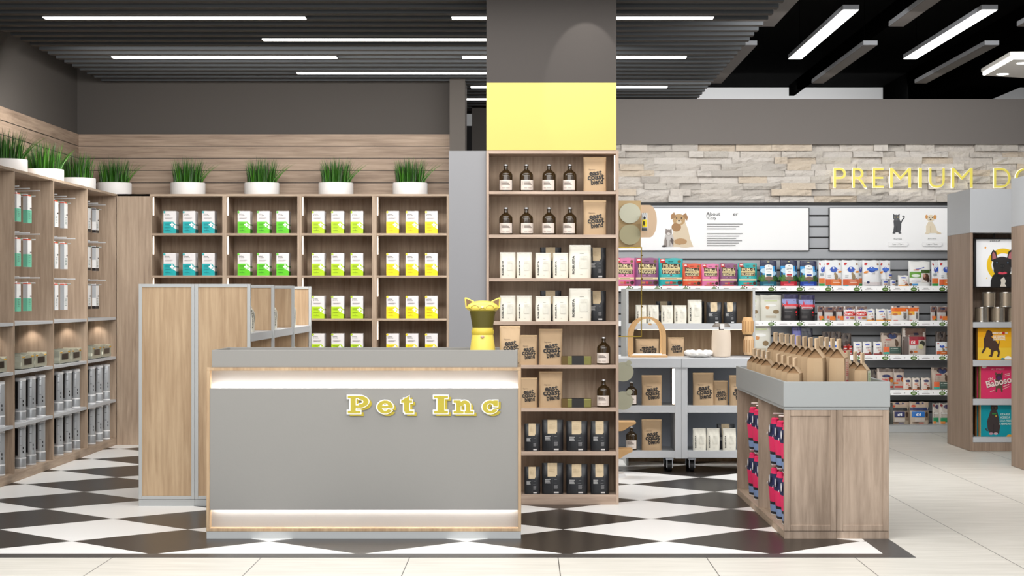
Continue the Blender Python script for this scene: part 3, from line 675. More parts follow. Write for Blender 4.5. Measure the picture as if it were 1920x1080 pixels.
for k, (x, y) in enumerate(((-4.10, 15.53), (-4.10, 16.76), (-4.10, 18.01))):
    dup(pl, (x, y, TOPZ), 'white round planter of tall grass on the left wall unit, %s one' % ('nearest', 'second', 'third')[k], rz=.5 * k + .3, group=pg)
Yp = 18.75
for k, px in enumerate((214, 352.3, 491, 630, 769)):
    dup(pl, (PX(px, Yp), Yp, TOPZ), ('white round planter of grass in the corner where both wall units meet' if k == 0 else 'white round planter of grass above the bay of %s cartons' % cart[k - 1][0][0]), group=pg)
# ------------------------------------------------------------------ left wall unit: hanging boxes, ornate tins, canisters
def hangbox(top, mid, low, lab):
    t = thing('hanging_box', lab, 'box'); w, d, h = .125, .036, .222
    b = MB(); b.box(-w / 2, w / 2, -d / 2, d / 2, 0, h, M((232, 232, 232), .5)); b.build('box', t, bevel=.001)
    a = Art(lambda x, z, e: (x, -d / 2 - e * .6, z)); s = Art(lambda y, z, e: (-w / 2 - e * .6, -y, z))
    s2 = Art(lambda x, z, e: (x, d / 2 + e * .6, z))
    for q, l in ((a, w), (s, d)):
        if low: q.rect(-l / 2, 0, l / 2, h * (.46 if low[0] < 200 and low[1] > 100 else .12), low, 1, 1)
        q.rect(-l / 2, h * .965, l / 2, h, top, 1, 1)
        if mid: q.rect(-l / 2, h * (.46 if low else 0), l / 2, h * .965, mid, 1, 1) if q is s else None  # grey of the narrow side is its shade put into the colour
    a.rect(w * .1, h * .5, w * .42, h * .55, (30, 30, 30), 1, 1); a.bars(-w * .3, h * .42, w * .2, 5, h * .06, h * .016, (84, 110, 100)); a.rect(w * .25, h * .97, w * .5, h, (90, 170, 120), 1, 1)
    a.build('front_print', t); s.build('side_print', t)
    MB().box(-.02, .02, -.001, .001, h, h + .009, M((225, 225, 228), .3)).build('hang_tab', t); return t
hb = [hangbox((222, 70, 30), (190, 190, 192), (106, 190, 160), 'x'), hangbox((222, 80, 40), (168, 172, 176), None, 'x'), hangbox((36, 26, 24), (176, 180, 184), (30, 22, 22), 'x')]
bd = ('mint and white hanging box', 'plain white hanging box', 'white hanging box with black ends'); bn = ('nearest full bay', 'second bay', 'furthest bay')
rowz = [(353, 423), (684, 758), (1013, 1090)]
for bi in range(3):
    for r in range(3):
        zz = PZ(330 + (353, 683, 1012)[r] / 4.0, 15.62); 
        for k in range(2):
            yc = BAYS[bi + 1] + .80 - .335 * (1 - k)
            dup(hb[bi], (-3.955, yc, zz), '%s, %s of two on the %s hooks, left wall unit' % (bd[bi], ('front', 'rear')[k], ('top', 'middle', 'bottom')[r]), rz=PI / 2, group='%s boxes on hooks' % bn[bi])
def canister():
    t = thing('canister', 'x', 'canister'); mt = M((186, 189, 192), .3, .35); dk = M((168, 171, 174), .35, .35)
    MB().lathe([(.040, .085), (.041, .088), (.041, .322), (.0395, .326)], mt, 28).build('body', t, smooth=True)
    MB().lathe([(.0435, 0), (.0435, .082), (.042, .085)], dk, 28).build('base_cup', t, smooth=True)
    MB().lathe([(.0425, .326), (.0425, .335), (.038, .339)], M((235, 235, 236), .3, .4), 28).build('lid', t, smooth=True)
    for z in (.076, .003, .318): MB().lathe([(.0442 if z < .3 else .0426, z), (.0442 if z < .3 else .0426, z + .009)], M((245, 245, 246), .3), 28, caps=False).build('ring', t, smooth=True)
    MB().lathe([(.0414, .10), (.0414, .31)], M((20, 20, 22), .4), 8, caps=False, a0=PI * 1.03, a1=PI * 1.42).build('black_stripe', t)
    b = MB()
    for z in (.12, .15): b.lathe([(.0415, z), (.0415, z + .018)], BLACK, 3, caps=False, a0=-.9, a1=-.7)
    for z in (.18, .25, .30): b.lathe([(.0415, z), (.0415, z + .003)], BLACK, 4, caps=False, a0=-1.5, a1=-1.1)
    b.build('printed_marks', t); return t
cz = canister(); on = ('front', 'middle', 'rear')
for bi in range(4):
    ys = [BAYS[bi + 1] - .17 - .31 * (2 - k) for k in range(3)]
    for r, z in ((0, LS[2]), (1, LDECK)):
        for k, y in enumerate(ys):
            if bi == 0 and k < 2: continue
            dup(cz, (-3.92, y, z), '%s silver canister on the %s shelf, %s bay of the left wall unit' % (on[k], ('upper', 'lowest')[r], ('partly cut off', 'nearest full', 'second full', 'furthest')[bi]), group='silver canisters on the left wall unit')
def ornate():
    t = thing('ornate_tin', 'x', 'tin'); sv = M((182, 183, 166), .35, .35); w, h, d = .40, .118, .16
    pts = []
    for i in range(33): u = i / 32; pts.append((-w / 2 + w * u, h - .006 + .007 * math.cos(u * 4 * PI)))
    pts = [(-w / 2 + .012, .006), (w / 2 - .012, .006), (w / 2, .03), (w / 2 - .012, h * .5), (w / 2, h - .015)] + pts[::-1] + [(-w / 2, h - .015), (-w / 2 + .012, h * .5), (-w / 2, .03)]
    MB().prism(pts, -d / 2, d / 2, sv).build('body', t, bevel=.004)
    a = Art(lambda x, z, e: (x, -d / 2 - e, z)); a.rect(-.115, .036, .115, .086, (26, 26, 26), 1, 1, rough=.3); a.build('black_label', t)
    b = MB()
    for x in (-.16, -.12, .12, .16): b.ball((x, -d / 2 - .002, .097), (.007, .005, .007), M((206, 160, 60), .3, .7), 10, 6)
    b.build('gold_stud', t)
    b = MB()
    for x in (-.15, .15): b.box(x - .03, x + .03, -d / 2 + .02, d / 2 - .02, 0, .008, BLACK)
    b.build('foot', t); return t
oz = ornate()
for bi in range(4):
    for k in range(2):
        if bi == 0 and k == 0: continue
        y = BAYS[bi + 1] - .36 - .42 * (1 - k); y += .06
        dup(oz, (-3.96, y, LS[1]), 'ornate greenish silver tin, %s of two, %s bay of the left wall unit' % (('front', 'rear')[k], ('partly cut off', 'nearest full', 'second full', 'furthest')[bi]), rz=PI / 2, group='ornate tins on the left wall unit')
# ------------------------------------------------------------------ tall shelf goods
KB, WBG, BBG, BB2, BT = kraft_proto(), white_proto(), black_proto(), black_proto(bulge=.05), bottle_proto()
def put(p, dims, px0, px1, pyt, zf, Yf, lab, grp, rz=0, dd=None):
    w, h, d = dims; Y = Yf; x = PX((px0 + px1) / 2, Y); W = (px1 - px0) * S(Y); Hh = PZ(pyt, Y) - zf
    sx, sz = W / w, Hh / h; sy = dd or (sx + sz) / 2
    return dup(p, (x, Yf + d * sy / 2, zf), lab, rz, grp, (sx, sy, sz))
KD, WD, BD = (.155, .225, .085), (.11 * 1.03, .172, .07), (.148, .218, .08)
for r, nm in ((0, 'top'), (1, 'second')):
    zf = TSH[r]; gp_ = 'amber bottles on the upper shelves'
    for k, px in enumerate((948.5, 987, 1029.5, 1068.5)):
        dup(BT, (PX(px, TY + .08), TY + .09, zf), 'brown glass bottle, %s of four on the %s shelf of the tall unit' % (('first', 'second', 'third', 'fourth')[k], nm), rz=(0, .25, -.3, -.35)[k], group=gp_)
    put(KB, KD, 1094, 1137, (294, 375.5)[r], zf, TY + .04, 'kraft coffee bag with black lettering beside the bottles on the %s shelf' % nm, 'kraft coffee bags on the tall shelf')
for r, nm in ((2, 'third'), (3, 'fourth')):
    zf = TSH[r]; dy = (0, 81.5)[r - 2]; g_ = 'white coffee bags on the tall shelf'
    for k, (a, c, t_) in enumerate(((936.7, 967, 473), (968, 997.7, 473), (1003.5, 1033.5, 474), (1036.5, 1066, 474))):
        put(WBG, WD, a, c, t_ + dy, zf, TY + .04, 'small white coffee bag, %s along the %s shelf of the tall unit' % (('first', 'second', 'third', 'fourth')[k], nm), g_)
    put(WBG, WD, 1066.8, 1109, 459.2 + dy, zf, TY + .03, 'largest white coffee bag on the %s shelf of the tall unit' % nm, g_)
    for k, (a, c, t_) in enumerate(((1013, 1052.5, 463.3), (1103, 1136.5, 463.8))):
        put(BBG, BD, a, c, t_ + dy, zf, TY + .155, 'black coffee bag behind the white bags, %s, on the %s shelf' % (('between the small ones', 'by the end')[k], nm), 'black coffee bags behind white ones')
GB = None
def goldbox():
    t = thing('wrapped_box', 'x', 'gift box'); w, h, d = .2, .058, .09; gm = M((128, 124, 68), .3, .5)
    MB().box(-w / 2, w / 2, -d / 2, d / 2, 0, h, gm).build('box', t, bevel=.004)
    MB().box(-.032, .05, -d / 2 - .0015, d / 2 + .0015, -.0, h + .0015, M((26, 25, 24), .5)).build('black_band', t)
    MB().box(-w / 2 - .001, -w * .3, -d / 2 - .001, d / 2 + .001, .0, h + .001, M((104, 84, 46), .3, .5)).build('end_wrap', t); return t
GB = goldbox()
for r, nm in ((4, 'fifth'), (5, 'sixth')):
    zf = TSH[r]; dy = 0 if r == 4 else 80
    put(KB, KD, 972.7, 1007.5, 628.6 + dy, zf, TY + .04, 'narrower kraft coffee bag close to the counter on the %s shelf of the tall unit' % nm, 'kraft coffee bags on the tall shelf')
    put(KB, KD, 1010.5, 1055, 617 + dy, zf, TY + .04, 'wider kraft coffee bag beside the gold box on the %s shelf' % nm, 'kraft coffee bags on the tall shelf')
    dup(GB, (PX(1081, TY + .05), TY + .09, zf), 'flat gold wrapped box with black band on the %s shelf of the tall unit' % nm, group='gold boxes on the tall shelf')
    dup(BT, (PX(1132, TY + .08), TY + .09, zf), 'single brown glass bottle beside the gold box on the %s shelf' % nm, rz=-.3, group='amber bottles on the lower shelves')
for r, nm in ((6, 'seventh'), (7, 'lowest')):
    zf = TSH[r]; dy = 0 if r == 6 else 81
    for k, (a, c, t_, p) in enumerate(((983.3, 1013, 794.8, BBG), (1016.3, 1056.3, 787.8, BBG), (1062, 1101.7, 790.2, BBG), (1107, 1142.6, 790, BB2))):
        put(p, BD if p is BBG else (.155, .218, .08), a, c, t_ + dy, zf, TY + .04, 'black coffee bag, %s on the %s shelf of the tall unit' % (('narrow first one', 'tallest, second', 'third', 'rounded last one')[k], nm), 'black coffee bags on the low shelves')
# ------------------------------------------------------------------ counter top
cat = thing('cat_figurine', 'yellow smiling cat figurine with brown ears standing on the counter', 'cat figurine', (PX(905, 11.68), 11.68, TRAY))
YC, YSHADE = M((236, 214, 96), .3), M((84, 76, 14), .5); zt_ = lambda py: PZ(py, 11.68) - TRAY
hd = MB(); hd.ball((0, 0, zt_(576)), (.098, .075, zt_(563.5) - zt_(576)), YC, 28, 16); ho = hd.build('head', cat, smooth=True)
for sgn in (-1, 1):
    e = MB(); ex = [(sgn * .102, zt_(579)), (sgn * .108, zt_(557.5)), (sgn * .092, zt_(558.2)), (sgn * .046, zt_(565.5)), (sgn * .055, zt_(574))]
    e.prism(ex if sgn > 0 else ex[::-1], -.02, .012, YC); eo = e.build('ear', ho, bevel=.006)
    q = MB(); cxm = sum(p[0] for p in ex) / 5; czm = sum(p[1] for p in ex) / 5
    ip_ = [(cxm + (p[0] - cxm) * .66, czm + (p[1] - czm) * .66) for p in ex]; q.prism(ip_ if sgn > 0 else ip_[::-1], -.0222, -.02, M((120, 92, 66), .6)); q.build('inner_ear', eo)
zc_ = zt_(576); rz2 = zt_(563.5) - zc_
fa = Art(lambda x, z, e: (x, -.075 * math.sqrt(max(.02, 1 - (x / .098) ** 2 - ((z - zc_) / rz2) ** 2)) - e, z)); BR = (120, 96, 30)
for sg in (-1, 1):
    fa.line([(sg * .045 + .022 * math.cos(t), zt_(577) + .015 * math.sin(t)) for t in [PI * i / 8 for i in range(9)]], .0028, BR)
    for dz in (0, 3.2): fa.line([(sg * .066, zt_(580 + dz * .6)), (sg * .083, zt_(578 + dz))], .0022, BR)
fa.poly([(-.010, zt_(573.6)), (.010, zt_(573.6)), (.004, zt_(577)), (-.004, zt_(577))], (226, 190, 176)); fa.line([(-.02, zt_(580)), (0, zt_(577.5)), (.02, zt_(580))], .002, BR)
fa.build('face', ho)
MB().lathe([(.060, zt_(616)), (.066, zt_(604)), (.072, zt_(592)), (.078, zt_(583))], YSHADE, 28).build('neck', cat, smooth=True)  # dark olive paints in the shade beneath the head
MB().lathe([(.076, 0), (.080, .02), (.076, .07), (.064, zt_(628)), (.058, zt_(622)), (.062, zt_(616)), (.062, zt_(614.5))], YC, 32).build('body', cat, smooth=True)
cb = MB(); cb.lathe([(.0625, zt_(628.5)), (.067, zt_(626)), (.067, zt_(620)), (.0625, zt_(617.5))], M((206, 182, 60), .4), 32, caps=False); co = cb.build('collar', cat, smooth=True)
g_ = MB(); g_.ball((.0, -.071, zt_(631)), (.012, .008, .009), M((206, 170, 150), .35), 14, 8); g_.build('collar_tag', co, smooth=True)
put(KB, KD, 936.5, 976, 611.5, TRAY, 11.62, 'kraft coffee bag standing in the counter tray beside the cat figurine', 'kraft coffee bag on counter')
# ------------------------------------------------------------------ gondola behind the counter: white bags facing the aisle
for k, y in enumerate((13.75, 15.0, 16.25)):
    dup(WBG, (-1.945, y, 1.153), 'white coffee bag edging out on the gondola behind the counter, %s bay' % ('nearest', 'middle', 'furthest')[k], PI / 2, 'white coffee bags on the gondola', (1.45, 1.5, 1.36))
dup(BBG, (-1.90, 16.22, .80), 'black coffee bag on the lower shelf of the gondola behind the counter', PI / 2, 'black bag on gondola', (.9, .9, .86))
# ------------------------------------------------------------------ castor cabinets
BTg, KBg = 'bottles in castor cabinets', 'kraft coffee bags in castor cabinets'
for z, nm, t_ in ((qs[0], 'upper', 704), (qs[1], 'lower', 787)):
    o = dup(BT, (PX(1184, QY + .1), QY + .1, z), 'brown glass bottle on the %s shelf of the castor cabinet beside tall shelf' % nm, -.2, BTg, (1.0, 1.0, 1.0))
    put(KB, KD, 1203.5, 1241.5, t_, z, QY + .05, 'kraft coffee bag beside the bottle on the %s shelf of the castor cabinet' % nm, KBg)
put(KB, KD, 1299.7, 1339, 699.3, qs[0], QY + .05, 'taller kraft coffee bag with folded top in the second castor cabinet', KBg)
put(KB, KD, 1337.5, 1365.5, 714, qs[0], QY + .09, 'smallest kraft coffee bag in the second castor cabinet, middle of three', KBg)
put(KB, KD, 1368, 1404, 704, qs[0], QY + .05, 'kraft coffee bag half hidden by the island unit in the second castor cabinet', KBg)
for k, (a, c) in enumerate(((1299.3, 1324.7), (1325.2, 1350.2), (1355.3, 1381))):
    put(WBG, WD, a, c, 803.5, qs[1], QY + .05, 'white coffee bag, %s of three low in the castor cabinet' % OR3[k], 'white coffee bags in castor cabinet')
put(BBG, BD, 1344.7, 1378, 795.3, qs[1], QY + .16, 'black coffee bag behind the white ones in the castor cabinet', 'black bag in castor cabinet')
# oak gondola behind
RY = 16.32
for k, (a, c, t_) in enumerate(((1191.7, 1212.7, 572), (1214, 1235.6, 572), (1239.7, 1262.7, 572.5), (1264, 1288, 572.5))):
    put(WBG, WD, a, c, t_, RSZ, RY, 'small white coffee bag, %s along the shelf of the oak backed gondola' % ('first', 'second', 'third', 'fourth')[k], 'white coffee bags on oak gondola')
put(WBG, WD, 1289.5, 1316.7, 562, RSZ, RY, 'largest white coffee bag on the shelf of the oak backed gondola', 'white coffee bags on oak gondola')
for k, (a, c, t_, q) in enumerate(((1231, 1260, 565, .17), (1296, 1321, 565, .17), (1325, 1353.5, 567, 0), (1357, 1382, 567, 0))):
    put(BBG if k < 3 else BB2, BD if k < 3 else (.155, .218, .08), a, c, t_, RSZ, RY + q, 'black coffee bag on the oak backed gondola, %s' % ('behind small white bags', 'behind the largest white bag', 'first of the clear pair', 'last of the row')[k], 'black coffee bags on oak gondola')
put(KB, KD, 1252.5, 1283, 632.7, RS2, RY, 'kraft coffee bag under the shelf of the oak backed gondola', 'kraft bags under oak gondola shelf')
put(KB, KD, 1192, 1236, 636, RS2, RY, 'kraft coffee bag behind the little wooden arch on the oak gondola', 'kraft bags under oak gondola shelf')
# ------------------------------------------------------------------ wooden pieces on and beside the castor cabinets
WN = M((206, 164, 112), .5); PALE = M((178, 176, 152), .7); BEI = M((214, 198, 180), .5)
AY = 15.78; ar_ = thing('wooden_arch', 'small wooden arch stand with white base mat on the castor cabinet', 'pet arch', (PX(1216, AY), AY, qt))
def ax(px): return PX(px, AY) - ar_.location.x
def az(py): return PZ(py, AY) - qt
MB().box(ax(1181), ax(1252), 0, .28, 0, .018, WN).build('base', ar_, bevel=.002); MB().box(ax(1184), ax(1249), .006, .27, .018, .026, M((244, 243, 240), .7)).build('mat', ar_)
hw_ = (ax(1249) - ax(1180)) / 2; mid = (ax(1249) + ax(1180)) / 2; tp = az(594)
for q in (0.0, .23):
    b = MB(); o = [(mid - hw_, .018)] + [(mid + hw_ * math.cos(PI - PI * i / 16), tp - hw_ + hw_ * math.sin(PI - PI * i / 16)) for i in range(17)] + [(mid + hw_, .018)]
    i_ = [(mid + (x - mid) * .78, .018 + (z - .018) * .955) for x, z in o]
    for k in range(len(o) - 1): b.prism([o[k], o[k + 1], i_[k + 1], i_[k]], .01 + q, .04 + q, WN)
    b.build('arch_frame', ar_)
b = MB()
for k in range(3): b.tube((mid - hw_ * .8 * math.cos(k * .9), .03, tp - hw_ + hw_ * .86 * abs(math.sin(.4 + k))), (mid - hw_ * .8 * math.cos(k * .9), .25, tp - hw_ + hw_ * .86 * abs(math.sin(.4 + k))), .008, WN)
b.build('cross_bar', ar_)
TY2 = 15.86; tub = thing('feeder_bin', 'rounded beige pet food bin with open lid on the castor cabinet', 'pet food bin', (PX(1352.5, TY2), TY2, qt))
kk = S(TY2); bz_ = lambda py: PZ(py, TY2) - qt
MB().lathe([(12 * kk, 0), (17 * kk, bz_(668)), (18.5 * kk, bz_(652)), (18 * kk, bz_(630)), (16.5 * kk, bz_(618.5)), (15.5 * kk, bz_(618.5)), (16 * kk, bz_(640))], BEI, 32).build('bin', tub, smooth=True)
lid = MB(); lid.lathe([(.001, bz_(606)), (13 * kk, bz_(606.5)), (16.5 * kk, bz_(611)), (16.8 * kk, bz_(613))], M((120, 112, 104), .5), 28, caps=False); lo = lid.build('lid', tub, smooth=True)
MB().tube((0, .0, bz_(619)), (0, 0, bz_(606)), .02, M((90, 82, 76), .5), 12).build('neck', tub)
b = MB(); b.box(-4 * kk, 4 * kk, -17 * kk, -16 * kk, bz_(617), bz_(607), M((226, 224, 222), .5)); b.build('front_tag', lo)
bd_ = thing('pet_bed', 'low white fluffy pet bed between arch stand and feeder bin', 'pet bed', (PX(1311, 15.8), 15.85, qt))
b = MB(); kb_ = S(15.8); b.ball((0, 0, 6 * kb_), (24 * kb_, .13, 7 * kb_), M((240, 236, 230), .9), 24, 10); b.build('cushion', bd_, smooth=True)
b = MB()
for i in range(9): a = 2 * PI * i / 9; b.ball((20 * kb_ * math.cos(a), .11 * math.sin(a), 8.5 * kb_), (8 * kb_, .04, 5.5 * kb_), M((244, 241, 236), .9), 12, 8)
b.build('bolster', bd_, smooth=True)
# slatted wooden lantern-like shades to the side of the oak gondola, and a small plank easel
for nm, (px, y0, y1, r), lab in (('upper', (1402, 595, 627, 10.5), 'upper rounded wooden cat perch at the side of the oak gondola'), ('lower', (1404, 630, 665, 9.5), 'lower pale wooden cat perch under the rounded one, oak gondola side')):
    Y = 15.95; kq = S(Y); t = thing('cat_perch', lab, 'cat perch', (PX(px, Y), Y, PZ(y1, Y)), 0, None)
    hh = (y1 - y0) * kq; b = MB(); b.lathe([(r * kq * .86, 0), (r * kq, .02), (r * kq, hh - .03), (r * kq * .8, hh)], WN if nm == 'upper' else M((206, 172, 132), .5), 24); b.build('barrel', t, smooth=True)
    b = MB()
    for i in range(12): a = 2 * PI * i / 12; b.tube((r * kq * math.cos(a), r * kq * math.sin(a), .02), (r * kq * math.cos(a), r * kq * math.sin(a), hh - .03), .003, M((170, 128, 84), .5), 5)
    b.build('slat_ribs', t)
    b = MB(); b.box(-.01, PX(1411, Y) - PX(px, Y) + .005, .0, .02, hh * .4, hh * .6, METAL); b.build('bracket', t)
# cat tree with pale pads, wooden steps, gold rail and kraft header
GY = 15.2; cty = thing('cat_tree', 'cat climbing stand with pale round pads, wooden steps, gold pole and kraft header board', 'cat tree', (PX(1165, GY), GY, 0))
def tx(px): return PX(px, GY) - cty.location.x
def tz(py): return PZ(py, GY)
GOLD = M((176, 150, 62), .3, .8)
b = MB(); b.tube((tx(1202.5), 0, tz(632)), (tx(1202.5), 0, tz(463.5)), 1.15 * S(GY), GOLD, 10); b.tube((tx(1203.5), 0, tz(464)), (tx(1120), 0, tz(464)), 1.1 * S(GY), GOLD, 10); b.tube((tx(1202.5), 0, tz(631)), (tx(1120), 0, tz(631)), .004, GOLD, 8)
for py in (479, 501, 523, 538, 553, 575): b.ball((tx(1204), -.004, tz(py)), (.006, .005, .005), M((110, 84, 40), .4, .5), 8, 6)
b.build('gold_pole', cty)
b = MB(); b.box(tx(1120), tx(1201.5), .0, .02, tz(463), tz(376.5), M((192, 164, 120), .7)); kb2 = b.build('header_board', cty)
b = MB(); b.box(tx(1120), tx(1201.5), -.004, 0, tz(463), tz(419.5), M((172, 146, 104), .7)); b.build('lower_half', kb2)
b = MB()
for py, r in ((400, 20), (440, 20)): b.prism([(tx(1181) + r * S(GY) * math.cos(2 * PI * i / 28), tz(py) + r * S(GY) * .95 * math.sin(2 * PI * i / 28)) for i in range(28)], -.012, -.0045, M((206, 204, 182) if py == 400 else (176, 168, 134), .7))
b.build('pale_disc', kb2)
b = MB(); b.prism([(tx(1201.5), tz(445)), (tx(1201.5), tz(384))] + [(tx(1218) + 14 * S(GY) * math.cos(PI / 2 - PI * i / 16), tz(414.5) + 30.5 * S(GY) * math.sin(PI / 2 - PI * i / 16)) for i in range(17)], .021, .04, M((208, 180, 150), .7)); b.build('rounded_wing', kb2)
def lobes(px, py, r):
    return [((px + dx) * 1.0, py + dy, q) for dx, dy, q in ((0, 0, r),)]
b = MB(); c_ = lambda px, py, r, y0: b.prism([(tx(px) + r * S(GY) * math.cos(2 * PI * i / 28), tz(py) + r * .93 * S(GY) * math.sin(2 * PI * i / 28)) for i in range(28)], y0, y0 + .018, PALE)
c_(1168, 697, 19.5, -.03); c_(1179, 680, 5, -.032); b.build('paw_pad', cty)
b = MB(); c_(1168, 751, 18.5, -.03); c_(1180, 735, 5.5, -.032); b.build('paw_pad', cty)
for (z0, z1, xr) in ((790.5, 799, 1192), (842, 851, 1186)):
    b = MB(); o = [(tx(1120), tz(z0)), (tx(xr), tz(z0)), (tx(xr - 1), tz(z0 + 4)), (tx(xr - 12), tz(z1)), (tx(xr - 24), tz(z1 + 8)), (tx(1120), tz(z1 + 12))]
    b.prism(o[::-1], -.06, .16, WN); b.build('step', cty, bevel=.003)
b = MB(); b.tube((tx(1140), .08, 0), (tx(1140), .08, tz(377)), .03, M((214, 200, 170), .9), 16); b.build('post', cty)
b = MB(); b.lathe([(.18, 0), (.18, .02), (.17, .03)], M((226, 226, 226), .6), 40, tx(1130), .08); b.build('base', cty, smooth=True)
# little pouch hanging on the header board
po = thing('treat_pouch', 'small grey treat pouch with yellow label hanging by the kraft header board', 'treat pouch', (PX(1208, GY), GY - .03, PZ(433, GY)))
b, sf = bag_body(11 * S(GY), 33.5 * S(GY), .02, M((196, 196, 196), .3), 0, -.0, .006); b.build('pouch', po, smooth=True)
a = Art(sf); w_, h_ = 11 * S(GY), 33.5 * S(GY); a.rect(-w_ * .42, h_ * .2, w_ * .42, h_ * .62, (232, 208, 30)); a.rect(-w_ * .45, 0, w_ * .45, h_ * .16, (70, 72, 74)); a.ell(0, h_ * .72, w_ * .2, h_ * .08, (24, 24, 24)); a.ell(-w_ * .1, h_ * .42, w_ * .14, h_ * .14, (40, 40, 30)); a.build('label', po)
# ------------------------------------------------------------------ dog jackets on the island unit
def jacket():
    t = thing('dog_jacket', 'x', 'dog jacket'); PK, NV, BLU, WH = M((226, 40, 96), .8), M((28, 34, 74), .8), M((120, 142, 182), .8), M((236, 236, 236), .8)
    prof = [(0, .022, .020), (.01, .055, .025), (.06, .064, .030), (.08, .066, .03), (.11, .074, .034), (.16, .090, .038), (.19, .098, .040), (.22, .092, .038), (.245, .07, .032), (.262, .045, .028), (.28, .038, .024), (.292, .042, .024), (.298, .03, .018)]
    def band(z0, z1, m, nm, gr=0):
        zs = sorted({z0, z1} | {p[0] for p in prof if z0 < p[0] < z1}); b = MB(); v = []; n = 20
        for z in zs:
            for (a, c) in zip(prof, prof[1:]):
                if a[0] <= z <= c[0]: q = (z - a[0]) / (c[0] - a[0]); rx = a[1] + (c[1] - a[1]) * q; ry = a[2] + (c[2] - a[2]) * q; break
            for i in range(n): an = 2 * PI * i / n; v.append(((rx + gr) * math.cos(an), (ry + gr) * math.sin(an), z))
        f = [(j * n + i, j * n + (i + 1) % n, (j + 1) * n + (i + 1) % n, (j + 1) * n + i) for j in range(len(zs) - 1) for i in range(n)]
        f += [tuple(range(n - 1, -1, -1)), tuple((len(zs) - 1) * n + i for i in range(n))]
        return b.add(v, f, m).build(nm, t, smooth=True)
    band(0, .012, WH, 'cuff', .001); band(.012, .028, M((26, 26, 34), .8), 'dark_hem'); band(.028, .072, BLU, 'blue_band'); band(.072, .09, M((26, 26, 34), .8), 'dark_stripe')
    band(.09, .185, PK, 'body'); band(.185, .262, NV, 'shoulders', .001); band(.262, .298, PK, 'collar')
    a = Art(lambda x, z, e: (x, -.041 - e, z)); a.ell(-.045, .20, .020, .007, (240, 240, 244), .4, n=10); a.ell(.05, .235, .022, .026, (240, 240, 244), 0, n=12); a.build('white_badge', t)
    q = MB(); q.tube((0, 0, .295), (0, 0, .318), .003, METAL, 6); q.tube((-.035, 0, .292), (.035, 0, .292), .003, METAL, 6); q.build('hanger', t); return t
jk = jacket(); nmj = {13.48: 'rearmost in the far bay', 13.20: 'middle in the far bay', 12.92: 'front in the far bay', 12.30: 'rearmost in the near bay', 12.02: 'middle in the near bay', 11.74: 'front in the near bay'}
for i, (yc, zz) in enumerate(HOOKS):
    dup(jk, (1.572, yc, zz - .318 - .003), 'pink and navy dog jacket, %s hooks of the island unit, %s' % (('upper', 'lower')[i % 2], nmj[yc]), -PI / 2, 'dog jackets on the island unit', (1.2, 1, 1.0))
# ------------------------------------------------------------------ kraft bags with pinched tops on the island unit
KF = M((172, 146, 114), .8); KLIT = M((200, 174, 142), .8); KSHADE = M((138, 108, 76), .85)  # kraft tones: right roof and fin painted lit, gusset fold painted shaded
def gable(w, d, h, hp, hf, side=None):
    t = thing('kraft_bag', 'x', 'kraft bag'); b = MB(); W, D = w / 2, d / 2; n = 6
    rows = [(0, 1.0), (h * .12, 1.03), (h * .6, 1.05), (h * .9, 1.02), (h, .96)]; v = []
    for z, s in rows: v += [(-W * s, -D, z), (0, -D - .012 * s, z), (W * s, -D, z), (W * s, D, z), (0, D + .012 * s, z), (-W * s, D, z)]
    f = []
    for j in range(len(rows) - 1):
        for i in range(6): f.append((j * 6 + i, j * 6 + (i + 1) % 6, (j + 1) * 6 + (i + 1) % 6, (j + 1) * 6 + i))
    f.append((5, 4, 3, 2, 1, 0)); b.add(v, f, KF); b.build('body', t, bevel=.004)
    r = MB(); s = .96; th = .0016
    for sg in (-1, 1): r.add([(sg * W * s, -D, h), (sg * W * s, D, h), (sg * .004, D * .99, hp), (sg * .004, -D * .99, hp)], [(0, 1, 2, 3) if sg > 0 else (3, 2, 1, 0)], KLIT if sg > 0 else KF)
    for sg in (-1, 1): r.add([(-W * s, sg * D, h), (W * s, sg * D, h), (0, sg * (D + .012) if False else sg * D, h), (0, sg * D * .45, hp - .004)], [(0, 1, 3) if sg < 0 else (1, 0, 3)], KSHADE)
    r.build('gusset_top', t)
    q = MB(); e = .005; q.add([(-e, -D * .66, hp - .004), (e, -D * .66, hp - .004), (e, D * .8, hp - .004), (-e, D * .8, hp - .004), (-e, -D * .74, hf), (e * 1.3, -D * .86, hf - .004), (e * 1.3, D * .8, hf), (-e, D * .8, hf)], [(0, 1, 5, 4), (1, 2, 6, 5), (2, 3, 7, 6), (3, 0, 4, 7), (4, 5, 6, 7)], KLIT); q.build('sealed_fin', t)
    if side:
        a = Art(lambda y, z, e: (W * 1.06 + e, y, z)); a.rect(-D * .98, h * .02, D * .98, h * .98, side[0]); a.bars(-D * .7, h * .9, D * .6, 8, h * .04, h * .012, side[1]); a.rect(-D * .8, h * .3, D * .3, h * .5, side[1]); a.build('side_print', t)
    return t
RZ = math.radians(-19); z0 = ITRAY
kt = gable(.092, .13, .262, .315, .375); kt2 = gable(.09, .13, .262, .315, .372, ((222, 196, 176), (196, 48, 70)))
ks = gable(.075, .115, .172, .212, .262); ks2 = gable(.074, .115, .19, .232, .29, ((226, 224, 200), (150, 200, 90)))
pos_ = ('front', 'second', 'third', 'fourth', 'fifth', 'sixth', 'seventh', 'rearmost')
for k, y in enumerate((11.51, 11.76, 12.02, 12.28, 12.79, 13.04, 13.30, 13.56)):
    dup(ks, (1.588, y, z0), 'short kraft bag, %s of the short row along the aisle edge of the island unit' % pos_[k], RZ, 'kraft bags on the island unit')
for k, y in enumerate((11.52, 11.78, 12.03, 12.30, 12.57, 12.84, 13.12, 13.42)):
    dup(kt, (1.717, y, z0), 'tall kraft bag, %s of the long middle row on the island unit' % pos_[k], RZ, 'kraft bags on the island unit')
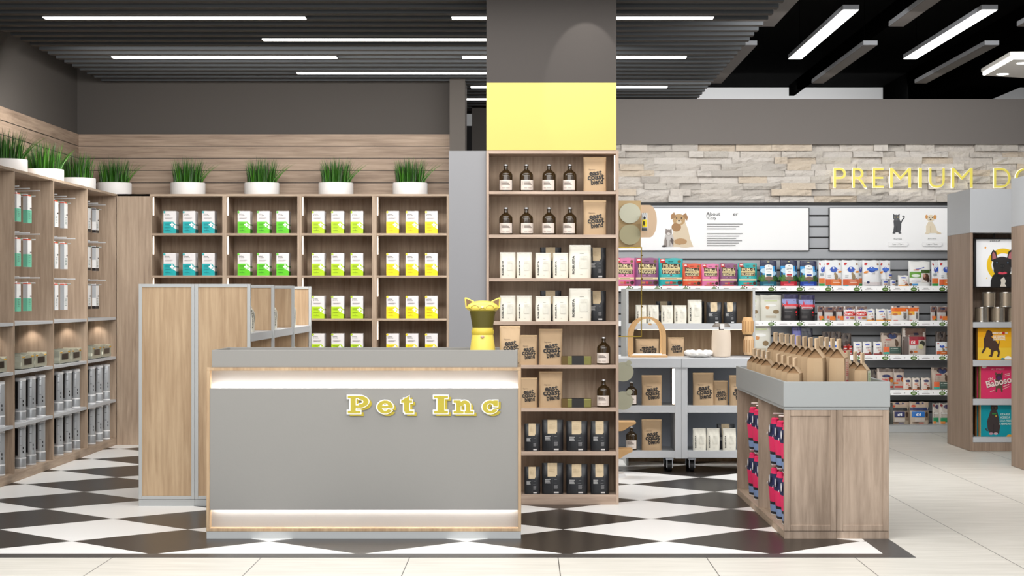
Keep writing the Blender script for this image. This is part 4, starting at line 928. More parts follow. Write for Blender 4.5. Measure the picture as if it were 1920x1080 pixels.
for k, y in enumerate((11.52, 11.76, 11.99, 12.22)):
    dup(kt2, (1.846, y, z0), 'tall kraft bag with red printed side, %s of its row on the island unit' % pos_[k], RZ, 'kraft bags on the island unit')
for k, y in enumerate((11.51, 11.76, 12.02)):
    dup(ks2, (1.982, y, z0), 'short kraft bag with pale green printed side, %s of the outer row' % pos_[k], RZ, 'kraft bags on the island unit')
# ------------------------------------------------------------------ tower goods
def vxx(px, Y=VY): return PX(px, Y)
def vzz(py): return PZ(py, VY)
PYV = 17.95; po_ = thing('dog_poster', 'framed poster of a black bulldog on a yellow ring hanging in the tower', 'poster', (0, PYV, 0))
fx0, fx1, pz0_, pz1_ = PX(1826.5, PYV), PX(1933, PYV), PZ(539.5, PYV), PZ(446.5, PYV)
MB().box(fx0, fx1, 0, .03, pz0_, pz1_, BLACK).build('frame', po_, bevel=.002)
b = MB(); b.tube((PX(1864.5, PYV), .015, pz1_), (PX(1864.5, PYV), .015, vh - .001), .006, BLACK, 8); b.build('hanging_cable', po_)
a = Art(lambda px, py, e: (PX(px, PYV), -e, PZ(py, PYV))); k = 1
a.rect(1830.5, 537.5, 1929, 449, (246, 246, 246), 1, 1, emit=.1); Y_ = (250, 204, 10); B1, B2, B3 = (20, 18, 18), (36, 31, 30), (10, 10, 10)
a.ring(1881, 497, 22, 31, Y_, n=40); a.ell(1847.5, 464.5, 1.9, 1.9, (246, 160, 30)); a.ell(1849.8, 521.5, 1.2, 1.2, Y_)
a.text('ZOOLIP', 1865.5, 451.8, -2.9, (40, 40, 48), .02, width=20)
a.poly([(1857, 538), (1857.5, 526), (1861, 517), (1868, 511), (1892, 511), (1900, 518), (1903, 528), (1903, 538)], B1)
a.poly([(1876, 524), (1882, 519), (1886, 527), (1884, 532), (1887, 537.5), (1875, 537.5), (1877, 531)], (226, 218, 204))
for sg in (-1, 1):
    X_ = lambda d: 1879 + sg * d
    a.poly([(X_(20.5), 489), (X_(20.8), 475), (X_(17), 468), (X_(11.5), 472), (X_(9), 484), (X_(14), 492)][::(1 if sg > 0 else -1)], B1); a.poly([(X_(18.6), 487), (X_(18.6), 476), (X_(16.4), 472), (X_(12.8), 476), (X_(11), 484)][::(1 if sg > 0 else -1)], (176, 104, 108))
a.ell(1879, 496, 18, 15, B1); a.ell(1879, 507, 16.5, 11.5, B1); a.ell(1879, 491, 14, 10, B2); a.ell(1871, 503, 8.5, 7, B2); a.ell(1887, 503, 8.5, 7, B2)
for sg in (-1, 1): a.ell(1879 + sg * 10.5, 492.5, 3.4, 2.9, B3); a.ell(1879 + sg * 10.2, 492.3, 1.5, 1.5, (84, 104, 126)); a.ell(1879 + sg * 10.2, 492.3, .8, .8, (6, 6, 6))
a.ell(1879, 498.5, 5, 4, B3); a.ell(1876.8, 499, 1.2, 1, (70, 66, 66)); a.ell(1881.2, 499, 1.2, 1, (70, 66, 66)); a.line([(1879, 502), (1879, 507)], .8, B3)
a.poly([(1870, 512), (1874, 509.5), (1879, 511), (1884, 509.5), (1888.5, 512), (1884, 514), (1879, 514.4), (1873, 514)], (226, 70, 92)); a.line([(1866, 513), (1872, 517.5), (1879, 518.5), (1886, 517.5), (1892, 513)], 1.0, B3)
a.build('printed_picture', po_)
def can():
    t = thing('tin_can', 'x', 'tin can'); r, h = .0635, .136; pr = [(r * .97, 0), (r, .003)]
    for i in range(14): pr += [(r if i % 2 else r * .972, .012 + i * .0085)]
    pr += [(r, h - .003), (r * .98, h)]; MB().lathe(pr, M((206, 198, 186), .25, .85), 36).build('can_body', t, smooth=True)
    b = MB(); b.lathe([(r * 1.006, .012), (r * 1.006, h - .012)], M((176, 160, 140), .4, .6), 10, caps=False, a0=PI * .9, a1=PI * 1.4); b.build('paper_label', t)
    b = MB(); b.lathe([(r * .95, h - .006), (.001, h - .006)], M((180, 176, 170), .3, .8), 24, caps=False); b.build('lid', t); return t
cp = can(); zs = PZ(604.2, VY); VYc = VY + .2
for k, (px, lv) in enumerate(((1841.3, 0), (1871.8, 0), (1902.5, 0), (1854, 1), (1886.5, 1))):
    dup(cp, (PX(px, VYc), VYc, zs + lv * .137), 'ribbed silver tin can, %s in the tower by the dog poster' % ('first on the lower layer', 'middle on the lower layer', 'last on the lower layer', 'first on the upper layer', 'last on the upper layer')[k], .3 * k, 'tin cans on the tower')
def picbox(lab, px0, py0, py1, shelf_i, col, side, draw, Y, name='picture_box', wide=.5):
    z = PZ(VSH[shelf_i][0], VY); t = thing(name, lab, 'box', (0, Y, z)); x0 = PX(px0, Y)
    MB().box(x0, x0 + wide, 0, .05, 0, PZ(py0, Y) - z, M(col, .4)).build('box', t, bevel=.002)
    MB().box(x0 - .012, x0, 0, .05, 0, PZ(py0, Y) - z, M(side, .35, .5)).build('gold_edge', t)
    if draw:
        a = Art(lambda px, py, e: (PX(px, Y), -e * .6, PZ(py, Y) - z)); draw(a); a.build('front_print', t)
    return t
def d_yellow(a):
    a.rect(1833, 650, 1938, 673, (250, 206, 60), 1, 1); a.rect(1833, 632, 1938, 652, (248, 188, 30), 1, 1); D1 = (74, 50, 40)
    a.poly([(1849, 626), (1856, 629), (1868, 640), (1873, 648), (1871, 657), (1862, 659), (1853, 652), (1845, 650), (1844, 636)], D1); a.ell(1853.5, 627, 5.5, 5.5, D1); a.poly([(1849, 622), (1853, 618.5), (1860, 622), (1861, 629), (1852, 632)], D1); a.poly([(1858, 624), (1862, 627), (1860, 631), (1856, 630)], (58, 38, 30))
    for p in ([(1846, 640), (1844, 653), (1840, 661), (1842.5, 663), (1848, 655), (1851, 642)], [(1850, 645), (1847, 651), (1850, 652), (1855, 646)], [(1858, 654), (1857, 665), (1853, 668), (1860, 669.5), (1863, 660), (1864, 655)], [(1867, 652), (1871, 662), (1869, 669), (1873, 669.5), (1875, 660), (1872, 652)], [(1870, 647), (1873, 641), (1872, 637), (1874.5, 640), (1873, 650)]): a.poly(p, D1)
    W_ = (255, 250, 236); a.text('BRINQUE COM', 1875, 625, -4.4, W_, .03, width=28); a.ell(1881.5, 624.5, 2.6, 2.6, (206, 40, 30)); a.text('ELE SEMPRE', 1873, 631, -4.4, W_, .03, width=23); a.text('QUE POSSIVEL', 1873.5, 636.5, -4.2, W_, .03, width=24)
    a.ell(1890, 674, 7, 6.5, (250, 250, 246), a0=PI, a1=2 * PI); a.ell(1880, 674, 4, 3, (30, 150, 180), a0=PI, a1=2 * PI)
def d_pink(a):
    B_ = (92, 74, 52); a.text('ALI STREET', 1871, 692.5, -3.2, (240, 190, 200), .0, width=25); CR = (236, 214, 206)
    a.poly([(1866.5, 735), (1867, 718), (1879.5, 718), (1880, 735), (1877, 735), (1876, 728), (1870, 728), (1869, 735)], B_); a.ell(1873, 713, 6.5, 6, B_); a.ell(1873, 706.5, 6.5, 6.5, (66, 46, 48)); a.ell(1873, 709, 4, 3.6, (84, 40, 92))
    for s in (-1, 1): a.poly([(1873 + s * 7.5, 704), (1873 + s * 6.5, 697), (1873 + s * 3, 701)][::s], B_)
    a.text('Baboso', 1873, 716.5, -13, (30, 60, 64), .03, -.22, width=48); a.text('Baboso', 1872.6, 716, -13, CR, .025, -.22, width=48)
    a.text('UN', 1857.5, 711, -6, CR, .02, -.25, width=8); [a.line([(p[0], p[1]), (p[2], p[3])], 1.2, CR) for p in ((1884, 702, 1893, 700), (1884, 705, 1893, 703), (1881, 725, 1892, 720.5), (1856, 734, 1864, 732))]; a.line([(1880, 730), (1892, 724.5)], .8, CR)
    a.ell(1845, 688, 4.5, 2.6, (240, 236, 232))
def d_teal(a):
    Cb = (58, 48, 48); a.poly([(1855, 813), (1851.5, 803), (1850.5, 790), (1854, 780), (1857, 770), (1864, 768), (1870, 772), (1873, 785), (1875.5, 800), (1873, 813)], Cb); a.ell(1864, 765, 6.8, 6.6, Cb)
    for s in (-1, 1): a.poly([(1864 + s * 6.6, 764), (1864 + s * 6.4, 757), (1864 + s * 2, 760)][::s], Cb)
    a.line([(1852, 808), (1849, 806), (1848.5, 803)], 2, Cb); a.line([(1860, 776), (1868, 776)], 1.6, (40, 140, 60)); a.ell(1867.5, 780, 1.3, 1.5, (220, 180, 60)); a.ell(1858, 813, 4, 2.2, (190, 150, 160)); a.ell(1867, 813, 4, 2.2, (200, 170, 176)); a.line([(1863, 795), (1863, 812)], .8, (30, 24, 26))
    for s in (-1, 1): a.ell(1864 + s * 2.8, 764.5, 1.3, 1, (120, 116, 60))
    Wt = (206, 232, 226)
    for i, t_ in enumerate(('D\u00ca A ELE', 'ACESSO A', '\u00c1GUA FRESCA', 'E ABUNDANTE')): a.text(t_, 1884.5 + (i > 1) * 2, 776.5 + 6 * i, -4.2, Wt, .02, width=(17, 18, 25, 25)[i])
    a.ell(1893, 818.5, 6, 4, (236, 160, 40), a0=PI, a1=2 * PI)
picbox('yellow box printed with a leaping brown dog on the tower shelf under the cans', 1833, 614.6, 675, 1, (248, 178, 20), (120, 84, 40), d_yellow, VY + .06)
picbox('front pink box printed with a bulldog and white script on the tower', 1839, 687, 747, 2, (222, 52, 102), (196, 164, 92), d_pink, VY + .05)
picbox('rear pink box, only its edge showing behind the front pink box', 1831.5, 688, 747, 2, (206, 44, 92), (96, 84, 52), None, VY + .13)
picbox('front teal box printed with a sitting dark cat on the lowest tower shelf', 1839, 759, 818.5, 3, (0, 150, 164), (214, 178, 110), d_teal, VY + .05)
picbox('rear teal box, only its edge showing behind the front teal box', 1831.5, 759.5, 818.5, 3, (10, 130, 146), (180, 120, 60), None, VY + .13)
# ------------------------------------------------------------------ pet food bags on the grey wall
NVY = (38, 44, 92); BLU, RED, ORG, GRN, TAU = (46, 90, 190), (206, 36, 40), (226, 120, 50), (70, 130, 50), (140, 120, 108)
def pet(design, w, h, d, extra=None):
    base = {'nuggets': extra, 'air': (32, 36, 72), 'kibA': (238, 240, 242), 'kibB': (238, 239, 240), 'green': (240, 240, 238), 'moun': (32, 28, 30), 'cream': (222, 220, 208), 'slim': (196, 190, 186), 'redw': (226, 222, 220),
            'small': (238, 236, 232), 'tabby': (238, 234, 230), 'brownp': (72, 58, 52), 'taupe': (190, 172, 156), 'maroon': (206, 196, 186), 'kd': (196, 180, 168), 'kds': (226, 214, 202), 'zd': (176, 160, 140), 'dd': (190, 174, 156), 'black': (36, 36, 48), 'purple': (92, 92, 160), 'grn2': (196, 188, 178)}[design]
    t = thing('pet_food_bag', 'x', 'pet food bag'); b, sf = bag_body(w, h, d, M(base, .35), .0, -.015 if h > .2 else .0, .012, wave=.004); b.build('pouch', t, smooth=True)
    a = Art(sf); r = lambda u0, v0, u1, v1, c, nx=6, nz=4: a.rect(u0 * w / 2, v0 * h, u1 * w / 2, v1 * h, c, nx, nz); e = lambda u, v, ru, rv, c, **k: a.ell(u * w / 2, v * h, ru * w / 2, rv * h, c, **k)
    tx = lambda s, u, v, hh, c, bold=.02, wd=None, rot=0: a.text(s, u * w / 2, v * h, hh * h, c, bold, rot, width=wd * w / 2 if wd else None)
    if design == 'nuggets':
        CRM = (244, 226, 176); r(-.86, .83, -.44, .99, RED); e(-.65, .93, .16, .025, (250, 240, 236)); e(.7, .88, .14, .055, (120, 96, 50)); r(-.2, .86, .2, .90, tuple(int(c * .7) for c in extra))
        r(-.72, .43, .78, .8, (70, 48, 34)); r(-.74, .78, -.3, .84, (92, 76, 40)); tx('PRIMAL', .05, .72, .12, CRM, .012, 1.36); r(-.72, .585, .76, .655, (226, 206, 150)); tx('NUGGETS', .03, .51, .12, CRM, .015, 1.36)
        e(.0, .385, .08, .03, (110, 60, 80)); r(-.3, .37, -.12, .39, tuple(min(255, c + 50) for c in extra), 1, 1); r(.12, .37, .3, .39, tuple(min(255, c + 50) for c in extra), 1, 1)
        r(-.92, .24, .92, .31, (240, 220, 176)); r(-.5, .265, .5, .285, (140, 100, 80), 4, 1); r(-.45, .08, -.15, .15, (206, 130, 90), 2, 1); r(-.1, .07, .12, .16, (210, 60, 70), 2, 1); r(.15, .08, .42, .15, (110, 84, 50), 2, 1); e(.72, .12, .2, .07, (70, 40, 40)); r(-.7, .0, .6, .045, (190, 36, 50), 4, 1)
    elif design == 'air':
        r(-.97, .36, .97, .78, (60, 160, 224)); e(-.45, .6, .5, .1, (190, 222, 240)); e(.6, .5, .35, .08, (170, 210, 236)); e(-.6, .3, .6, .14, (70, 120, 50)); e(.6, .28, .6, .12, (40, 84, 40)); r(-.97, .14, .97, .27, (60, 96, 34))
        r(-.97, .0, .97, .17, extra); r(-.44, .38, .5, .78, (248, 248, 248)); e(.03, .78, .47, .06, (248, 248, 248)); e(.03, .38, .47, .06, (248, 248, 248)); e(.03, .78, .1, .015, (40, 44, 56)); tx('ZIWI', .03, .67, .075, (44, 48, 60), .0, .66); r(-.14, .55, .2, .565, (90, 90, 96), 2, 1); r(-.28, .4, .34, .47, extra, 3, 2)
        e(.03, .3, .5, .08, (130, 100, 80)); e(.03, .17, .14, .055, (70, 76, 92)); r(-.6, .05, .6, .075, tuple(min(255, c + 70) for c in extra), 3, 1); r(-.12, .93, .12, .965, (206, 200, 160), 2, 1)
    elif design in ('kibA', 'kibB'):
        e(-.62, .86, .2, .045, RED, rot=.3); e(.72, .85, .13, .04, (150, 110, 80)); e(.02, .64, .42, .11, BLU); a.poly([(-.6 * w / 2, .62 * h), (0, .68 * h), (.62 * w / 2, .64 * h), (0, .60 * h)], RED); e(.0, .7, .1, .04, (236, 240, 250)); e(.72 if design == 'kibA' else -.6, .55, .24, .035, (240, 150, 40), rot=.1)
        if extra == 'cat' or extra == 'dog':
            r(-.92, .02, .92, .27, ORG if extra == 'cat' else (214, 110, 70)); r(-.92, .02, -.3, .27, (214, 92, 40)); r(-.1, .13, .7, .15, (246, 220, 200), 3, 1); r(-.1, .18, .6, .2, (246, 220, 200), 3, 1); r(-.9, .0, -.3, .045, (20, 150, 160), 2, 1)
            e(.28, .36, .2, .12, (150, 130, 96)); e(.16, .47, .13, .065, (160, 138, 100)); a.line([(.4 * w / 2, .32 * h), (.66 * w / 2, .29 * h), (.74 * w / 2, .34 * h)], .006, (150, 130, 96)); r(-.7, .4, -.3, .42, (170, 176, 182), 2, 1); r(-.7, .34, -.34, .36, (170, 176, 182), 2, 1)
        elif extra == 'slim': r(-.9, .1, .9, .3, ORG); r(-.9, .0, .9, .09, (40, 150, 60)); r(-.6, .4, .3, .5, (160, 170, 176)); e(.6, .66, .3, .1, BLU)
        else: a.n = 20; r(-.5, .62, .7, .7, (60, 110, 210)); e(.1, .64, .64, .05, (60, 110, 210)); tx('i/d', .2, .5, .08, (150, 140, 140), 0); r(-.9, .5, -.5, .55, (240, 150, 40), 2, 1); r(-.9, .02, .9, .15, (214, 206, 206)); e(-.42, .14, .16, .05, NVY)
    elif design == 'green':
        r(-.95, .34, .1, .58, (100, 160, 50)); r(.1, .52, .96, .66, (60, 90, 30)); e(-.4, .42, .4, .06, (230, 240, 226)); r(.15, .14, .96, .52, (226, 220, 214)); e(.55, .36, .3, .15, (92, 60, 44)); e(.4, .42, .12, .08, (206, 150, 130)); e(.75, .25, .16, .1, (60, 38, 28)); a.line([(-.4 * w / 2, .68 * h), (0, .7 * h), (.42 * w / 2, .76 * h)], h * .03, (96, 100, 190)); r(-.6, .63, -.1, .67, ORG, 2, 1); r(-.8, .02, -.2, .09, (60, 150, 210), 2, 1); e(-.85, .06, .12, .05, (130, 80, 50)); r(-.8, .16, .05, .24, (224, 222, 228), 2, 2)
    elif design == 'moun':
        r(-.98, .74, .98, 1.0, (54, 50, 92)); r(-.98, .62, .98, .82, (150, 156, 206)); a.poly([(-.9 * w / 2, .6 * h), (-.3 * w / 2, .78 * h), (0, .7 * h), (.35 * w / 2, .8 * h), (.95 * w / 2, .6 * h)], (232, 234, 240)); r(-.98, .53, .98, .63, (226, 60, 70)); a.poly([(-.55 * w / 2, .6 * h), (-.42 * w / 2, .8 * h), (-.3 * w / 2, .6 * h)], (206, 30, 50)); tx('SUMMIT', .0, .90, .05, (30, 28, 50), .02, 1.3) if False else None
        r(-.7, .46, .7, .54, (200, 190, 196)); r(-.6, .47, .6, .5, (170, 40, 60)); r(-.7, .34, .2, .36, (120, 116, 116), 2, 1); r(-.7, .1, .0, .2, (74, 70, 70)); e(.7, .33, .1, .04, (240, 40, 50)); e(.72, .22, .06, .025, (200, 40, 50))
    elif design == 'cream': e(-.35, .52, .18, .07, (214, 150, 90)); e(.45, .35, .3, .08, (140, 116, 80)); r(-.6, .75, .6, .8, (206, 214, 170)); e(0, .6, .5, .05, (240, 240, 236)); r(-.5, .12, .5, .2, (200, 190, 170))
    elif design == 'slim':
        r(-.95, .6, .95, .98, (120, 84, 74)); a.poly([(-.9 * w / 2, .55 * h), (.9 * w / 2, .82 * h), (.9 * w / 2, .95 * h), (-.9 * w / 2, .75 * h)], (206, 190, 184)); r(.4, .2, .98, .7, (46, 32, 32)); r(-.1 if not extra else -.4, .05, .9, .33, (236, 130, 50)); e(-.35, .25, .22, .1, (226, 90, 60)); r(.35, .04, .92, .14, (90, 160, 60) if extra else (240, 150, 70), 2, 1); e(.0, .85, .4, .06, (40, 40, 70))
    elif design == 'redw': r(-.97, .8, .97, 1.0, (124, 100, 90)); e(.0, .8, .5, .07, (60, 70, 130)); e(0, .6, .9, .2, (244, 240, 240)); r(-.96, .34, .96, .62, (216, 36, 34)); e(0, .62, .9, .06, (216, 36, 34)); a.bars(-w * .32, h * .56, w * .32, 2, h * .07, h * .04, (246, 226, 220)); e(.4, .2, .4, .09, (190, 130, 70)); e(-.4, .22, .24, .07, (190, 110, 190))
    elif design == 'small': e(0, .8, .5, .06, (80, 100, 200)); r(-.5, .76, .5, .80, (96, 110, 206)); tx({'o': 'u/d', 'k': 'c/d', 'w': 'c/d'}[extra], -.05, .56, .13, (226, 160, 80) if extra == 'o' else (150, 110, 120), .02); e(.5, .58, .07, .04, (60, 56, 56)); r(0, .34, .6, .38, (220, 120, 110), 2, 1); r(-.96, .0, .96, .1, (240, 160, 50) if extra == 'o' else (150, 40, 44)); e(.5, .14, .3, .1, (140, 84, 56))
    elif design == 'tabby': r(-.97, .9, .97, 1.0, (206, 176, 160)); e(-.3, .97, .4, .05, (40, 40, 70)); r(-.97, .66, .97, .9, (236, 110, 30)); r(-.97, .42, .1, .66, (246, 180, 50)); e(-.6, .45, .3, .08, (196, 110, 50)); a.n = 20; r(.18, .1, .9, .62, (236, 232, 228)); e(.52, .28, .2, .17, (120, 114, 110)); e(.52, .46, .19, .1, (128, 122, 118)); [a.poly([((.52 + s * .2) * w / 2, .5 * h), ((.52 + s * .17) * w / 2, .6 * h), ((.52 + s * .05) * w / 2, .54 * h)][::s], (110, 104, 100)) for s in (-1, 1)]; r(-.8, .02, -.3, .06, (220, 120, 110), 2, 1)
    elif design == 'brownp': r(-.98, .6, .98, 1.0, (96, 84, 76)); e(0, .85, .34, .13, (36, 26, 28)); r(-.35, .22, .6, .5, (160, 66, 44)); e(0, .55, .5, .1, (60, 40, 34)); r(-.8, .1, -.3, .3, (190, 150, 130)); r(-.2, .06, .3, .2, extra or (120, 40, 40))
    elif design == 'taupe': r(-.97, .9, .97, 1, (120, 104, 92)); e(.1, .88, .55, .14, (60, 40, 50)); e(.1, .84, .4, .11, (40, 56, 100)); r(-.6, .66, 0, .72, (190, 80, 80), 2, 1); e(.5, .52, .18, .15, (92, 70, 54)); e(.42, .66, .1, .06, (92, 70, 54)); r(-.8, .12, -.25, .36, (236, 110, 60)); r(-.8, .03, -.25, .13, (60, 180, 160), 2, 1); r(-.2, .05, .9, .36, (74, 96, 86)); r(-.1, .27, .6, .3, (200, 210, 200), 2, 1); r(-.1, .18, .7, .2, (130, 150, 140), 2, 1); [e(-.65, .58 - .09 * i, .06, .02, (150, 60, 60)) for i in range(3)]; [r(-.5, .57 - .09 * i, -.2, .59 - .09 * i, (150, 130, 120), 1, 1) for i in range(3)]
    elif design == 'maroon': r(-.98, .68, .98, 1.0, (112, 86, 74)); e(.1, .78, .4, .05, (40, 36, 56)); r(-.98, .0, -.5, .68, (98, 84, 78)); r(-.46, .56, .98, .68, (150, 36, 50)); r(-.46, .38, .3, .56, (206, 36, 56)); tx('i/d', -.15, .47, .12, (250, 246, 246), .04); e(.62, .42, .24, .11, (60, 60, 50)); e(.5, .3, .22, .1, (206, 200, 150)); r(-.4, .22, .1, .35, (226, 220, 216)); e(-.3, .1, .14, .06, (120, 74, 50)); r(-.1, .08, .2, .14, ORG, 1, 1)
    elif design == 'kd': r(-.98, .84, .98, 1.0, (112, 98, 90)); e(.1, .66, .5, .07, NVY); r(-.4, .62, .6, .7, NVY); tx('k/d', -.1, .47, .15, (216, 50, 40), .04); e(.65, .5, .3, .12, (150, 60, 40)); e(.75, .44, .2, .08, (226, 150, 60)); r(-.9, .28, -.1, .36, ORG); r(-.7, .1, .95, .18, (206, 50, 40)); r(-.9, .0, .9, .06, (160, 160, 160))
    elif design == 'kds': e(.1, .74, .6, .1, NVY); tx('k/d', -.1, .5, .14, extra, .03); r(.1, .32, .6, .38, (196, 110, 90), 2, 1); e(.5, .14, .36, .12, (110, 70, 44)); r(-.96, .0, .96, .07, (214, 110, 50), 3, 1)
    elif design in ('zd', 'dd'):
        L = 'z/d' if design == 'zd' else 'd/d'; r(-.97, .8, .97, 1, (196, 172, 152)); e(.0, .94, .5, .05, NVY); e(-.6, .82, .25, .05, (206, 80, 50)); r(-.97, .62, .97, .76, (44, 44, 46) if design == 'zd' else (40, 50, 92))
        r(-.5 if design == 'zd' else -.8, .33, .5, .58, (40, 44, 92) if design == 'zd' else (30, 110, 190)); tx(L, 0 if design == 'zd' else -.15, .45, .13, (244, 246, 250), .05); r(.55, .2, .92, .6, (140, 120, 100)); e(.7, .44, .14, .12, (70, 50, 40)); r(-.5, .12, .5, .3, (200, 190, 180)); e(-.4, .08, .4, .03, (90, 60, 40)); r(-.1, .05, .4, .09, (60, 70, 130) if design == 'zd' else (190, 60, 60), 2, 1)
        if design == 'zd':
            a.n = 10; r(-.97, .02, -.62, .98, (62, 64, 58), 2, 4)
    elif design == 'black': r(-.9, .85, .9, .9, (58, 58, 72))
    elif design == 'purple': e(0, .5, .6, .2, (150, 150, 220)); r(-.9, .85, .9, 1, (60, 56, 96))
    elif design == 'grn2': e(-.6, .9, .22, .06, (150, 60, 60)); e(.3, .84, .6, .1, (70, 60, 90)); r(-.6, .5, .7, .56, (226, 224, 220)); r(-.8, .12, .8, .32, (40, 140, 90)); r(-.8, .04, -.1, .14, (226, 140, 60), 2, 1); [e(-.6, .56 - .08 * i, .06, .02, (90, 70, 70)) for i in range(3)]
    a.build('front_print', t); return t
_pc = {}
def shelfbag(design, x0, x1, pyt, zf, lab, grp, extra=None, back=0.0, rz=0, lift=0.0):
    Y = WY + .035 + back; w = (x1 - x0) * S(Y); h = PZ(pyt, Y) - zf - lift; d = min(.12, w * .5)
    key = (design, str(extra)); 
    if key not in _pc: _pc[key] = (pet(design, w, h, d, extra), w, h, d)
    p, pw, ph, pd = _pc[key]
    return dup(p, (PX((x0 + x1) / 2, Y), Y + d / 2, zf + lift), lab, rz, grp, (w / pw, d / pd, h / ph))
z = WSH[0]; g1 = 'bright meat treat bags on the top shelf'
PNK, PUR, TEA, ORA = (226, 120, 168), (140, 82, 124), (38, 172, 172), (226, 88, 50)
for c, n, x0, x1, t_ in ((PNK, 'large pink', 1153, 1190.5, 483.6), (PUR, 'large purple', 1190.6, 1235.5, 483.6), (TEA, 'large teal', 1235.4, 1281, 484), (ORA, 'small orange', 1279.8, 1315.4, 494.3), (PNK, 'small pink', 1315.8, 1348.5, 494.6), (PUR, 'small purple', 1350, 1383, 494), (TEA, 'small teal', 1384.6, 1420, 493.4)):
    shelfbag('nuggets', x0, x1, t_, z, n + ' treat bag with cream block letters on the pet food wall', g1, c)
for c, n, x0, x1, t_ in (((10, 92, 116), 'teal', 1425.3, 1457, 488.5), ((190, 30, 50), 'red', 1463.7, 1495.2, 487.8), ((20, 60, 160), 'blue', 1500.6, 1532.2, 489.3)):
    shelfbag('air', x0, x1, t_, z, 'navy topped landscape bag with white label and %s foot on the top shelf' % n, 'landscape print bags on the top shelf', c)
g2 = 'white kibble bags on the top shelf'
shelfbag('kibA', 1535, 1549, 488.5, z, 'narrow white kibble bag just after the landscape bags on the top shelf', g2, 'slim', .03)
shelfbag('kibA', 1547, 1579.5, 488, z, 'white and orange kibble bag with a cat picture, first of two on the top shelf', g2, 'cat')
shelfbag('kibA', 1579.7, 1612, 488, z, 'white and orange kibble bag with a cat picture, second of two on the top shelf', g2, 'dog')
shelfbag('kibA', 1608, 1619, 489, z, 'white kibble bag half hidden behind the second orange footed bag', g2, 'slim', .09)
shelfbag('kibB', 1618, 1651.3, 488.2, z, 'large plain white kibble bag with wavy blue logo on the top shelf', g2, 'id')
shelfbag('kibB', 1649.5, 1670.2, 488.6, z, 'narrower plain white kibble bag beside the large one with blue logo', g2, 'id', .06)
def cup(): 
    t = thing('food_cup', 'x', 'food cup'); MB().lathe([(.030, 0), (.037, .062), (.039, .064), (.039, .068), (.034, .07)], M((236, 236, 238), .4), 24).build('cup_body', t, smooth=True)
    MB().lathe([(.0395, .068), (.0395, .072), (.03, .074)], M((206, 208, 212), .3, .5), 24).build('foil_lid', t, smooth=True)
    a = Art(lambda x, z_, e: (x, -math.sqrt((.0305 + .0075 * z_ / .062) ** 2 - min(x * x, .0008)) - e, z_)); a.rect(-.02, .035, .02, .05, (70, 90, 180), 4, 2); a.rect(-.016, .012, .016, .024, (190, 150, 120), 4, 1); a.build('printed_band', t); return t
cu_ = cup()
for k, (px, lf, sc) in enumerate(((1659.8, 0, 1.0), (1674, 0, .9), (1667, .072, .95))):
    dup(cu_, (PX(px, WY + .06), WY + .07, z + lf), 'small white food cup on the top shelf, %s of the little stack' % ('first at the bottom', 'second at the bottom', 'upper one')[k], .2 * k, 'white food cups', (sc, sc, sc))
shelfbag('small', 1684.5, 1705, 516.6, z, 'smallest white pouch with orange corner beside the cups on the top shelf', g2, 'o')
shelfbag('green', 1705.2, 1745.2, 490, z, 'white kibble bag with green field and brown dog picture on the top shelf', g2)
shelfbag('kibA', 1747, 1761.5, 489, z, 'narrow white kibble bag near the tower on the top shelf', g2, 'slim', .03)
shelfbag('kibA', 1760.5, 1788, 488.5, z, 'white and orange kibble bag cut by the tower on the top shelf', g2, 'cat')
z = WSH[1]; g3 = 'pet food bags on the second shelf'
shelfbag('cream', 1392, 1425.5, 553.5, z, 'cream pouch partly hidden by the oak gondola on the second shelf', g3)
shelfbag('cream', 1426, 1466, 553, z, 'wide cream pouch with faint picture on the second shelf', g3)
shelfbag('moun', 1466.7, 1497.8, 551.6, z, 'black bag with snowy mountain, nearer the cream pouches', g3)
shelfbag('moun', 1498.8, 1528.6, 553.3, z, 'black bag with snowy mountain, nearer the brown pouches', g3)
shelfbag('slim', 1532.8, 1545.2, 574.2, z, 'narrow brown pouch with green corner on the second shelf, following the mountain bags', g3, 'g')
shelfbag('slim', 1545.3, 1568, 575, z, 'brown and white pouch with orange square on the second shelf', g3)
shelfbag('slim', 1567, 1583.5, 574.5, z, 'brown and white pouch squeezed before the red pouches on the second shelf', g3, None, .04)
shelfbag('redw', 1582.5, 1604.5, 574.6, z, 'red and white kibble pouch, first of two on the second shelf', g3)
shelfbag('redw', 1604.8, 1626.4, 575, z, 'red and white kibble pouch, second of two on the second shelf', g3)
shelfbag('small', 1623.3, 1641, 579.6, z, 'white pouch with orange hem beside the red pouches', g3, 'o', .03)
shelfbag('small', 1643, 1663.4, 579.6, z, 'white pouch with orange hem standing alone mid shelf', g3, 'o')
shelfbag('small', 1662.7, 1676.5, 580.2, z, 'white pouch with orange hem tucked behind the tabby cat pouch', g3, 'o', .06)
shelfbag('tabby', 1672, 1704.4, 574.3, z, 'orange topped pouch with tabby cat picture, wider one', g3)
shelfbag('tabby', 1703.5, 1724, 574.2, z, 'orange topped pouch with tabby cat picture, narrower one behind', g3, None, .05)
shelfbag('slim', 1745, 1756.2, 574.3, z, 'narrow brown pouch with green corner close to the tower on second shelf', g3, 'g')
shelfbag('slim', 1756.6, 1780, 575, z, 'brown and white pouch cut by the tower on the second shelf', g3)
z = WSH[2]; g4 = 'pet food bags on the third shelf'
shelfbag('cream', 1408, 1446, 604, z, 'pale pouch glimpsed beside the oak gondola on the third shelf', g4)
shelfbag('purple', 1486, 1503, 612, z, 'purple pouch behind the kraft bags on the third shelf', g4)
shelfbag('black', 1500, 1524.5, 615.6, z, 'plain black pouch behind the kraft bags on the third shelf', g4)
g5 = 'brown pouches on the third shelf'
shelfbag('brownp', 1542.3, 1558.3, 622, z, 'dark brown pouch with blue spot, first of three above the kraft bags', g5, (60, 160, 210), .06)
